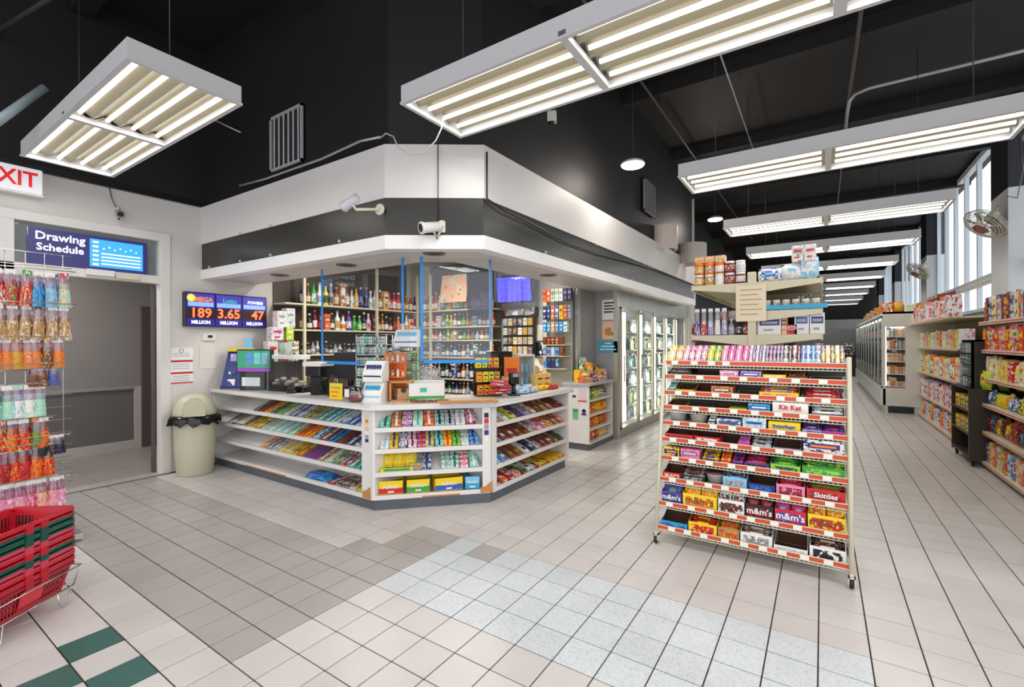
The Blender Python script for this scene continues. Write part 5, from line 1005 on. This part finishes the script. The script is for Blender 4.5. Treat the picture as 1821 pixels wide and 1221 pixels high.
for r_, z in enumerate((2.0, 1.74, 1.515)):
    for k in range(22): a, b, d = RGL[(k+r_*3) % 8]; put('carton', a, b, d, T((-.08, yg+.35+.155*k, z), rz=math.pi/2, s=(.13, .12, (.19, .14, .18)[r_])), f'carton, {ordn(k)} nearest on {("top", "second", "third")[r_]} shelf of the gondola right side', 'carton', f'cartons along the gondola right side, shelf {r_}', 'carton')

# ---------- right hand wall shelves ----------
m_brn = M('dark brown shelf side', '35291f', .45)
def wallshelf(name, label, x0, y0, y1, zs, topx, rows, unit, hts, wds, side=True):
    t = thing(name, label, 'shelves')
    for k, z in enumerate(zs):
        xf_ = x0 if k else topx
        sh = ob('shelf', MB().box(xf_, 2.10, y0, y1, z-.02, z), M('shelf board cream', 'd8cfae', .4), t)
        ob('price_rail', MB().box(xf_-.008, xf_, y0, y1, z-.035, z+.004), M('pale price rail', 'e0d4c0', .35), sh); ob('rail_stripe', MB().box(xf_-.010, xf_-.007, y0, y1, z-.022, z-.012), m_rail, sh)
    ob('back_panel', MB().box(2.10, 2.12, y0, y1, 0, zs[0]+.02), M('shelf back tan', '9c8f74', .6), t); ob('kick_board', MB().box(x0+.04, x0+.06, y0, y1, 0, zs[-1]-.02), m_dk, t)
    if side: ob('end_panel', MB().box(x0+.06, 2.12, y1, y1+.02, 0, zs[1]), m_brn, t); ob('end_panel', MB().box(x0+.06, 2.12, y0-.02, y0, 0, zs[1]), m_brn, t)
    fr = Frame((x0, y1, 0), (0, -1, 0), (1, 0, 0)); L_ = y1-y0
    for r_, seq in enumerate(rows):
        z = zs[r_]; u = .03; k = 0; xx = (topx-x0 if r_ == 0 else 0)+.02
        while u < L_-.06:
            a, b, d, kd = seq[k % len(seq)]; w_ = wds[r_]*rnd.uniform(.85, 1.15); h_ = hts[r_]*rnd.uniform(.85, 1.05)
            put(kd, a, b, d, fr.m(u+w_/2, xx+rnd.uniform(0, .015), z, w_*.94, .16 if kd != 'bag' else .09, h_, tilt=0 if kd != 'bag' else -.08), f'{a} {NM[kd].replace("_", " ")}, {ordn(k)} from the far end, {RN[r_]} shelf, {unit}', NM[kd].split('_')[-1], f'{RN[r_]} shelf, {unit}')
            if h_ < .10: put(kd, a, b, d, fr.m(u+w_/2, xx, z+h_, w_*.94, .16 if kd != 'bag' else .09, h_), f'upper {a} {NM[kd].replace("_", " ")}, {ordn(k)} from the far end, {RN[r_]} shelf, {unit}', NM[kd].split('_')[-1], f'{RN[r_]} shelf, {unit}')
            u += w_; k += 1
    return t
def W4(s): return [(*(D1[q] for q in x[:3]), {'c': 'carton', 'b': 'bag', 'o': 'bottle', 'j': 'jar', 'f': 'flat'}[x[3]]) for x in s.split()]
wallshelf('wall_shelves', 'nearest cream wall shelving with red striped rails at right edge', 1.52, 5.3, 7.50, [1.66, 1.345, 1.03, .74, .425, .085], 1.52,
 [W4('ryuc krdc wbkc wnbc ywnc uyoc wboc nkrc'), W4('ryoc rwyc rwgc royc rwpc rwyc'), W4('rwrc wyKb KyLb wyTc ydKb ywKb yKoc'), W4('bwcb bwBb yGwb yLdb ydyb yoLb'), W4('RkPb kbyb yRdb Rkeb nyob rnyb'), W4('wcbc bwRc Kyoc rwyc wrpc Kgyc ryTc')],
 'near right wall', [.27, .25, .24, .16, .22, .24], [.085, .13, .12, .13, .16, .12])
wallshelf('wall_shelves', 'farther cream wall shelving packed with groceries before the dairy case', 1.56, 8.78, 12.3, [1.79, 1.345, .885, .445, .06], 1.42,
 [W4('wepj wnuo wrec swKo Kpwb Kywb wroj Kwkb'), W4('yroc ropc Lywc wpyc wsec KTwc KTec KTpc oPnb'), W4('yLoc Kyoc wpoc wrcc Lwgc nwoj rwoj wroj'), W4('rwoj cwuc pwrc Rwrc wprc Kwrc wRpj'), W4('owrc wbcc wbKc oyrb roPb noTb')],
 'far right wall', [.30, .27, .32, .30, .28], [.10, .11, .10, .12, .13])
for k in range(3): put('tray', 'dark red', 'brown', 'tan', T((1.46, 9.6+.3*k, 2.105), rz=-math.pi/2, s=(.28, .2, .10)), f'dark red wicker style tray on top goods, {ordn(k)} from the near end, far wall shelving', 'tray', None)
# brown rolling cart between the shelving units
rc_ = thing('rolling_cart', 'dark brown rolling cart of small packs between the wall shelves', 'cart')
ob('side_board', MB().box(1.40, 1.92, 7.36, 7.39, .07, .90), m_brn, rc_); ob('side_board', MB().box(1.40, 1.92, 8.20, 8.23, .07, .90), m_brn, rc_)
for z in (.10, .36, .62, .88): ob('shelf', MB().box(1.40, 1.92, 7.39, 8.20, z, z+.02), m_brn, rc_)
ob('divider', MB().box(1.66, 1.68, 7.39, 8.20, .1, .9), m_brn, rc_)
for x, y in ((1.44, 7.42), (1.88, 7.42), (1.44, 8.16), (1.88, 8.16)): ob('caster', MB().lathe([(.01, -.012), (.032, -.012), (.032, .012), (.01, .012)], 12, T=T((x, y, .035), ry=math.pi/2)).box(x-.02, x+.02, y-.02, y+.02, .06, .08), m_dk, rc_)
bf = thing('tabletop_rack', 'narrow black rack of dark cards standing on the brown cart', 'rack', (1.5, 7.6, .90))
ob('rack_frame', MB().box(-.07, -.05, -.22, .22, 0, .56).box(-.07, .16, -.22, -.2, 0, .56).box(-.07, .16, .2, .22, 0, .56).box(-.07, .16, -.22, .22, .54, .56), m_dk, bf)
tag(ob('yellow_tag_strip', MB().box(1.42, 1.424, 7.45, 7.75, 1.36, 1.40), F('lime')), 'lime label strip near the top of the black card rack', 'label')
for k in range(12): put('carton', ('black', 'grey', 'dark green', 'black')[k % 4], 'grey', 'silver', T((1.40, 7.42+.125*(k % 3)+.04, .92+.13*(k//3)), rz=-math.pi/2, s=(.1, .03, .11)), f'dark small card, {ordn(k%3)} from left, {ordn(k//3)} row up, black rack on the cart', 'card', f'dark cards row {k//3+1} on the cart rack', 'hanging_card')
for k in range(6): put('carton', ('lime', 'tan', 'gold')[k % 3], 'yellow', 'black', T((1.42, 7.44+.26*(k % 3)+.05, (.12, .38)[k//3]+.26), rz=-math.pi/2, s=(.2, .15, .15)), f'small {("lime", "tan", "gold")[k%3]} box on the {("middle", "upper")[k//3]} shelf of the brown cart', 'box', f'cart boxes {k//3}', 'snack_box')
for k in range(3): put('bag', ('lime', 'green', 'orange')[k], 'yellow', 'red', T((1.50+.12*k, 7.30-.07*k, .905), rz=-1.2, s=(.14, .09, .20)), f'{("lime", "green", "orange")[k]} chip bag standing on the front end of the brown cart', 'bag', None)

# ---------- dairy case ----------
dc = thing('dairy_case', 'long white refrigerated dairy case with glass doors and end window', 'fridge')
ye = 11.96; m_dc = M('dairy white enamel', 'd8d7cf', .35, var=.04)
e = MB(); e.box(1.02, 1.06, ye, ye+.06, .16, 2.04).box(1.06, 1.37, ye, ye+.06, 1.76, 2.04).box(1.06, 1.37, ye, ye+.06, .16, .52).box(1.37, 2.15, ye, ye+.06, .16, 2.04)
ob('end_panel', e, m_dc, dc); ob('end_window', MB().box(1.06, 1.37, ye+.02, ye+.03, .52, 1.76), m_glass, dc)
ob('top_panel', MB().box(1.02, 2.15, ye, 20.5, 2.0, 2.04), m_dc, dc); ob('back_panel', MB().box(2.1, 2.15, ye, 20.5, 0, 2.04), m_white, dc)
ob('base', MB().box(1.06, 2.1, ye+.04, 20.5, 0, .17).prism([(.98, ye), (1.06, ye), (1.06, 20.5), (.98, 20.5)], .17, .50), m_dc, dc)
ob('kick_grille', MB().box(1.10, 1.5, ye+.02, ye+.05, .02, .15), M('navy grille', '182436', .3), dc); ob('light_strip', MB().box(1.065, 1.08, ye+.065, ye+.085, .55, 1.75).box(1.14, 1.36, ye+.065, ye+.08, 1.72, 1.74), M('dairy end fill glow', (1, .97, .9), .5, emit=3.5), dc)  # glowing strips added to brighten the goods behind the end window
for z in (.55, .80, 1.05, 1.30, 1.55): ob('shelf', MB().box(1.10, 2.1, ye+.08, 20.4, z-.02, z), m_white, dc)
ob('light_strip', MB().box(1.10, 1.14, ye+.1, 20.4, 1.93, 1.96), m_led, dc)
for k in range(10):
    y = ye+.06+.84*k; f_ = ob('door', MB().box(1.0, 1.03, y, y+.03, .50, 1.98).box(1.0, 1.03, y+.80, y+.83, .50, 1.98).box(1.0, 1.03, y, y+.83, .50, .54).box(1.0, 1.03, y, y+.83, 1.93, 1.98), M('silver door frame', 'b7b9ba', .3, .5), dc)
    ob('pane', MB().box(1.012, 1.018, y+.03, y+.80, .54, 1.93), m_cg, f_); ob('handle', MB().tube([(.98, y+.74, .9), (.98, y+.74, 1.4)], .012, 6), m_dk, f_)
DF = W4('woKc oPTc ywbj wcsj KoTc wyoc')
for r_, z in enumerate((.55, .80, 1.05, 1.30, 1.55)):
    for k in range(5):
        a, b, d, kd = DF[(r_*2+k) % 6] if r_ not in (0, 1) else DF[(k % 2)]
        put(kd, a, b, d, T((1.12+.062*k, ye+.10, z), s=(.056, .1, (.10, .14, .16, .16, .17)[r_])), f'dairy pack, {ordn(k)} from left, {ordn(r_)} shelf up behind the dairy end window', 'pack', None, 'dairy_pack')
    for k in range(26):
        a, b, d, kd = DF[(r_+k) % 6]; put(kd, a, b, d, T((1.14, ye+.35+.31*k, z), rz=-math.pi/2, s=(.22, .12, .17)), f'dairy pack, {ordn(k)} nearest behind the long glass front, {ordn(r_)} shelf up', 'pack', f'dairy packs shelf {r_+1}', 'dairy_pack')
for k in range(15):
    a = ('red', 'orange', 'white', 'orange', 'orange', 'orange', 'gold')[k % 7]
    put('bag' if k % 3 == 1 else 'carton', a, 'white' if a != 'orange' else 'gold', 'lime', T((1.10+.19*(k % 5)*.95, ye+.15+.28*(k//5) if k < 15 else ye+.5, 2.04+(.0)), s=(.17, .16, .20 if k % 5 in (0, 1) else .16)), f'{a} snack pack, {ordn(k%5)} from left in the {ordn(k//5)} row on top of the dairy case', 'pack', None, 'snack_pack')
for k in range(14): put('carton', ('orange', 'gold', 'white', 'lime')[k % 4], 'red', 'white', T((1.14, ye+1.2+.45*k, 2.04), rz=-1.57, s=(.35, .2, .2+.04*(k % 3))), f'{("orange", "gold", "white", "lime")[k % 4]} carton, {ordn(k)} nearest in the back row on top of the dairy case', 'carton', 'far cartons on the dairy case')

# ---------- window wall and pillars ----------
m_pw = M('pillar white', 'e9eaeb', .45, var=.04); m_sky = M('bright window glass', (.80, .90, 1.0), .1)
pl_y = [3.3, 9.39, 15.6, 21.8, 27.5]
for k, y in enumerate(pl_y):
    struct('pillar', MB().box(2.2, 2.62, y, y+.8, 0, 3.62), m_pw); struct('pillar_top', MB().box(2.198, 2.622, y-.002, y+.802, 3.62, 4.9), M('pillar black paint', '2a2a30', .5))
m_fr = M('window frame grey', 'e2e6ea', .4)
wn = 2
for k in range(5):
    y0 = (pl_y[k]+.8); y1 = pl_y[k+1] if k < 4 else 29
    if k == 0: pass
    struct('wall_right', MB().box(2.45, 2.6, y0, y1, 0, 2.0), m_wall).name = 'wall_right'
    w_ = MB(); n_ = max(2, int((y1-y0)/.78))
    for i in range(n_+1):
        y = y0+(y1-y0)*i/n_; w_.box(2.40, 2.47, y-.03, y+.03, 2.0, 4.80)
    w_.box(2.38, 2.48, y0, y1, 2.52, 2.60).box(2.38, 2.48, y0, y1, 1.98, 2.04).box(2.38, 2.48, y0, y1, 4.74, 4.84)
    wd_ = struct('window_%d' % wn, w_, m_fr); wn += 1
    for i in range(n_):
        a = y0+(y1-y0)*i/n_+.03; b = y0+(y1-y0)*(i+1)/n_-.03
        for z0, z1 in ((2.04, 2.52), (2.60, 4.74)): ob('pane', MB().box(2.43, 2.436, a, b, z0, z1), glassy('window pane', 'f6fafc', .96, .03, True), wd_)
    bl_ = MB(); q = y0+.1
    while q < y1-.1: bl_.add([(2.39, q, 2.62), (2.41, q+.10, 2.62), (2.41, q+.10, 4.72), (2.39, q, 4.72)], [(0, 1, 2, 3)]); q += .26
    tag(ob('vertical_blind', bl_, glassy('blind fabric', 'e9eef2', .55, .6)), f'pale vertical blind slats in the {("nearest", "second", "third", "fourth", "farthest")[k]} tall window bay on the right', 'blind')
struct('wall_right_header', MB().box(2.40, 2.6, 3, 29, 4.80, 4.92), m_black)
tag(ob('sill_rail', MB().box(2.30, 2.38, 10.3, 15.5, 2.42, 2.47), m_bone), 'pale rail running along the nearest tall window bay', 'rail')
struct('ground_outside', MB().box(2.7, 12, -3, 32, -.2, -.1), M('outside pavement', 'b8b8b4', .8))
conduit('dark wire looping from the second light to the nearest pillar', [(1.25, 5.1, 3.05), (1.5, 6.0, 2.98), (2.0, 8.2, 3.2), (2.19, 9.4, 3.5)], .005, m_dk, 'wire', 'wire')
def wall_fan(label, x, y, z, rz, tilt, sc_=1.0):
    f = thing('wall_fan', label, 'fan'); fy = Vector((.636, .255, .73)).normalized(); fx_ = fy.cross(Vector((0, 0, 1))).normalized(); fz = fx_.cross(fy)
    fm_ = Matrix((fx_, fy, fz)).transposed().to_4x4(); fm_.translation = Vector((x, y, z)); f.matrix_basis = fm_
    c = MB(); R_ = .27
    for i, (r_, d_) in enumerate(((.27, 0), (.265, -.02), (.24, -.05), (.215, -.065), (.18, -.08), (.145, -.09), (.11, -.095), (.08, -.1), (.24, .05), (.16, .07))): c.tube([(r_*math.cos(a*.3142), d_, r_*math.sin(a*.3142)) for a in range(20)], .006, 4, closed=True)
    for k in range(36): a = k*math.pi/18; c.tube([(.06*math.cos(a), -.10, .06*math.sin(a)), (.18*math.cos(a), -.08, .18*math.sin(a)), (.24*math.cos(a), -.05, .24*math.sin(a)), (.27*math.cos(a), 0, .27*math.sin(a)), (.24*math.cos(a), .05, .24*math.sin(a)), (.06*math.cos(a), .08, .06*math.sin(a))], .0025, 4)
    ob('fan_cage', c, M('ivory fan wire', 'd8cfb8', .4), f)
    b = MB()
    for k in range(5):
        a = k*2*math.pi/5; b.add([(.03*math.cos(a), -.02, .03*math.sin(a)), (.22*math.cos(a-.35), -.03, .22*math.sin(a-.35)), (.235*math.cos(a), -.01, .235*math.sin(a)), (.20*math.cos(a+.4), .02, .20*math.sin(a+.4))], [(0, 1, 2, 3)])
    ob('fan_blade', b, M('fan blade brown grey', '7d756c', .4), f)
    ob('hub', MB().lathe([(.085, 0), (.085, .012), (.03, .018)], 16, T=T((0, -.10, 0), rx=math.pi/2)), M('fan badge', '9a5548', .4), f)
    ob('motor', MB().lathe([(.07, 0), (.07, .12), (.04, .16)], 14, T=T((0, .06, 0), rx=-math.pi/2)), m_bone, f); ob('bracket', MB().tube([(0, .16, 0), (0, .30, .05)], .02, 8), m_bone, f)
wall_fan('ivory caged wall fan tilted down on the nearest window pillar', 1.98, 9.45, 3.15, math.radians(-52), math.radians(-28), 1.0)
wall_fan('smaller looking caged fan on the second window pillar', 2.0, 15.3, 3.2, math.radians(-60), math.radians(-25), 1.0)
tag(ob('spotlight', MB().lathe([(.05, 0), (.08, .12), (.02, .14)], 14, T=T((1.9, 7.5, 3.72), rx=1.9, rz=.7)), m_lam), 'white spotlight head near the right end of second light', 'spotlight')
# far end of the aisle
for k in range(6): put('carton', ('green', 'dark blue', 'grey', 'white', 'lime', 'black')[k], 'white', 'black', T((-.8+.35*k, 24.15, .9), s=(.33, .3, .25+.12*(k % 3))), f'{("green", "dark blue", "grey", "white", "lime", "black")[k]} carton at the dark far end of the long aisle', 'carton', None)
fs_ = thing('far_display', 'dark display unit standing across the far end of the aisle', 'display', (.4, 24.6, 0)); ob('cabinet', MB().cbox(-1.4, 1.2, -.5, .3, 0, .9), m_dk, fs_); ob('header', MB().box(-1.4, 1.2, .1, .3, .9, 2.0), M('grey display', '6a6a6c', .5), fs_)
for kx, ky in ((0, .9), (.25, 1.15), (.5, 1.4)): pass
we = struct('wall_cooler_end', MB().box(-2.95, -2.48, 11.05, 11.45, 0, 4.9), M('end pillar white', 'cfcdc6', .45))
fe = thing('fire_extinguisher', 'small red fire extinguisher on the white pillar past the coolers', 'extinguisher', (-2.42, 11.2, 1.45)); ob('cylinder', MB().lathe([(.05, 0), (.055, .02), (.055, .32), (.02, .38)], 12), F('red'), fe); ob('valve', MB().cbox(-.03, .03, -.02, .02, .38, .42), m_dk, fe)

# ---------- hanging sweet bags at the left edge ----------
hb = thing('bag_rack', 'wire grid rack hung with rows of sweet bags at left edge', 'rack', (-4.78, .8, 0))
g_m = MB()
for k in range(9): g_m.tube([(0, -.55+.1*k, .1), (0, -.55+.1*k, 2.12)], .003, 5)
for k in range(22): g_m.tube([(0, -.6, .12+.095*k), (0, .3, .12+.095*k)], .003, 5)
ob('wire_grid', g_m, m_wire, hb); ob('rack_base', MB().box(-.2, .25, -.55, .3, .02, .06), m_wire, hb)
BR = [(1.97, .26, W3('iPr ceb Cbp rPg rgw rwi rgo rry')), (1.73, .26, W3('TKw TKe TKn TKw TKe TKw TTw')), (1.49, .22, W3('oTd nTd oTe oTw dTo oTd oTe oTd')), (1.30, .16, W3('bnT nTo nak TTo')), (1.16, .24, W3('iiw wiw wci iiw')), (.92, .22, W3('org gro roy ory ryo')), (.73, .24, W3('roL oro rRo roy Rro')), (.78, .14, W3('kuk kMe kkM')), (.48, .22, W3('pwP pPw PpK prw pPw pwP pPr'))]
m_film = glassy('clear sweet bag film', 'efe6ee', .86, .2, True)
for r_, (z, h_, cs) in enumerate(BR):
    y_end = (1.07, 1.07, 1.03, 1.0, .93, .96, .97, 1.05, 1.05)[r_]; st_ = .068 if r_ in (0, 1) else .052
    n = 8 if r_ not in (3, 7) else 3
    for p_ in range(2):
        for k in range(n):
            a, b, d = cs[(k+p_) % len(cs)]; y = y_end-.03-st_*k-(.0 if p_ == 0 else .02)
            if p_ and r_ in (3, 7): continue
            o = put('hang', m_film, P(a, b, d), m_paper if (k+r_) % 3 else P(d, 'white', a), T((-4.66-.05*p_, y, z-h_), rz=math.pi/2+rnd.uniform(-.35, .35), s=(.072, .05, h_), ry=rnd.uniform(-.05, .05)), f'{a} and {b} sweet bag, {ordn(k)} from right, {("front", "back")[p_]} layer, {ordn(r_)} row, wire rack', 'bag', f'sweet bags, row {r_+1} of the wire rack')
    ob('peg_bar', MB().tube([(.05, -.6, z), (.14, -.5, z+.01), (.15, y_end-.78, z+.012)], .0035, 5).tube([(0, y_end-.84, z), (.16, y_end-.80, z)], .003, 5), m_wire, hb)
# ---------- stacked shopping baskets ----------
bstand = thing('basket_stand', 'chrome wire stand under the pile of shopping baskets', 'stand')
BA = math.radians(33.3+20)   # direction of the near long side
bc = Vector((-3.62, .62, 0))
def bm4(z): return T((-3.50, .53, z), rz=math.radians(126))
Bm = bm4(0)
def rrect(w, d, r=.03, n=3):
    p = []
    for cx_, cy_, a0 in ((w/2-r, d/2-r, 0), (-w/2+r, d/2-r, 90), (-w/2+r, -d/2+r, 180), (w/2-r, -d/2+r, 270)):
        for i in range(n+1): a = math.radians(a0+90*i/n); p.append((cx_+r*math.cos(a), cy_+r*math.sin(a)))
    return p
def basket_mesh():
    m = MB(); W, D, Hh = .46, .32, .17; n = 0
    # lattice walls between bottom and rim
    def at(sx, sy, t, z): return None
    tw, td = W/2, D/2; bw, bd = .19, .125
    def P3(side, u, v):  # side 0..3, u -1..1 along, v 0..1 up
        w_ = bw+(tw-bw)*v; d_ = bd+(td-bd)*v; z = Hh*v
        return {0: (u*w_, -d_, z), 1: (w_, u*d_, z), 2: (-u*w_, d_, z), 3: (-w_, -u*d_, z)}[side]
    for s_ in range(4):
        def q(u0, u1, v0, v1, mi=0): m.add([P3(s_, u0, v0), P3(s_, u1, v0), P3(s_, u1, v1), P3(s_, u0, v1)], [(0, 1, 2, 3)], mi)
        q(-1, 1, 0, .16); q(-1, 1, .80, 1); q(-1, -.90, .16, .80); q(.90, 1, .16, .80); q(-.30, .30, .16, .80)
        for a, b in ((-.90, -.30), (.30, .90)):
            c = 7 if s_ % 2 == 0 else 5
            for i in range(c): u = a+(b-a)*(i+.5)/c; q(u-.022, u+.022, .16, .80)
            q(a, b, .46, .51)
    m.box(-bw, bw, -bd, bd, 0, .004)
    pts = [(x, y, Hh) for x, y in rrect(W+.02, D+.02, .04)]; m.tube(pts, .010, 6, closed=True)
    pts = [(x, y, Hh-.022) for x, y in rrect(W+.025, D+.025, .04)]; m.tube(pts, .006, 6, closed=True)
    for sx in (-1, 1): m.box(sx*.04-.02, sx*.04+.02, -D/2-.022, -D/2-.008, Hh-.035, Hh+.004)
    return m.mesh('shopping_basket')
bme = basket_mesh(); hme = MB().tube([(-.20, -.168, .173), (-.17, -.172, .180), (.17, -.172, .180), (.20, -.168, .173)], .006, 6).mesh('handle')
m_br = M('basket red plastic', 'c01428', .3); m_bg = M('basket dark green plastic', '0e4f42', .3); m_bp = M('basket pinkish red plastic', 'cf3f58', .3); m_bd = M('basket deep red plastic', 'b01a2e', .3)
seq = [(m_bd, 'deep red'), (m_br, 'red'), (m_bp, 'pinkish red'), (m_bg, 'dark green'), (m_br, 'red'), (m_bp, 'pinkish red'), (m_bg, 'dark green'), (m_bg, 'dark green'), (m_br, 'bright red')]
NB = len(seq)
for k, (m, cn_) in enumerate(seq):
    z = .075+.035*k
    b = thing('shopping_basket', f'{cn_} plastic shopping basket, {"bottom" if k == 0 else ("topmost" if k == NB-1 else ordn(k)+" from the bottom")} of the pile', 'basket'); b.matrix_basis = bm4(z) @ T(rz=rnd.uniform(-.012, .012))
    lk('basket_body', bme, m, b); lk('handle', hme, m, b)
    if k == 0: ob('blank_panel', MB().box(-.062, .062, -.003, 0, -.04, .04), M('basket label red', 'd62a3c', .3), b, T((0, -.148, .085), rx=.2))
st = MB(); Q = lambda x, y, z: Bm @ Vector((x, y, z))
for y in (-.15, .15): st.tube([Q(-.24, y, .09), Q(.24, y, .09)], .004, 6)
for x in (-.24, .24): st.tube([Q(x, -.15, .09), Q(x, .15, .09)], .004, 6)
for x in (-.18, .18):
    for y in (-.15, .15): st.tube([Q(x-.04, y, .09), Q(x-.025, y*1.05, .012), Q(x-.01, y*1.06, .004), Q(x+.01, y*1.06, .004), Q(x+.025, y*1.05, .012), Q(x+.04, y, .09)], .004, 6)
st.tube([Q(-.25, -.185, .20), Q(.25, -.185, .20), Q(.26, .17, .20), Q(-.26, .17, .20)], .004, 6, closed=True)
for x in (-.24, .24): st.tube([Q(x, -.15, .09), Q(x*1.03, -.185, .20)], .004, 6)
ob('wire_frame', st, m_wire, bstand)
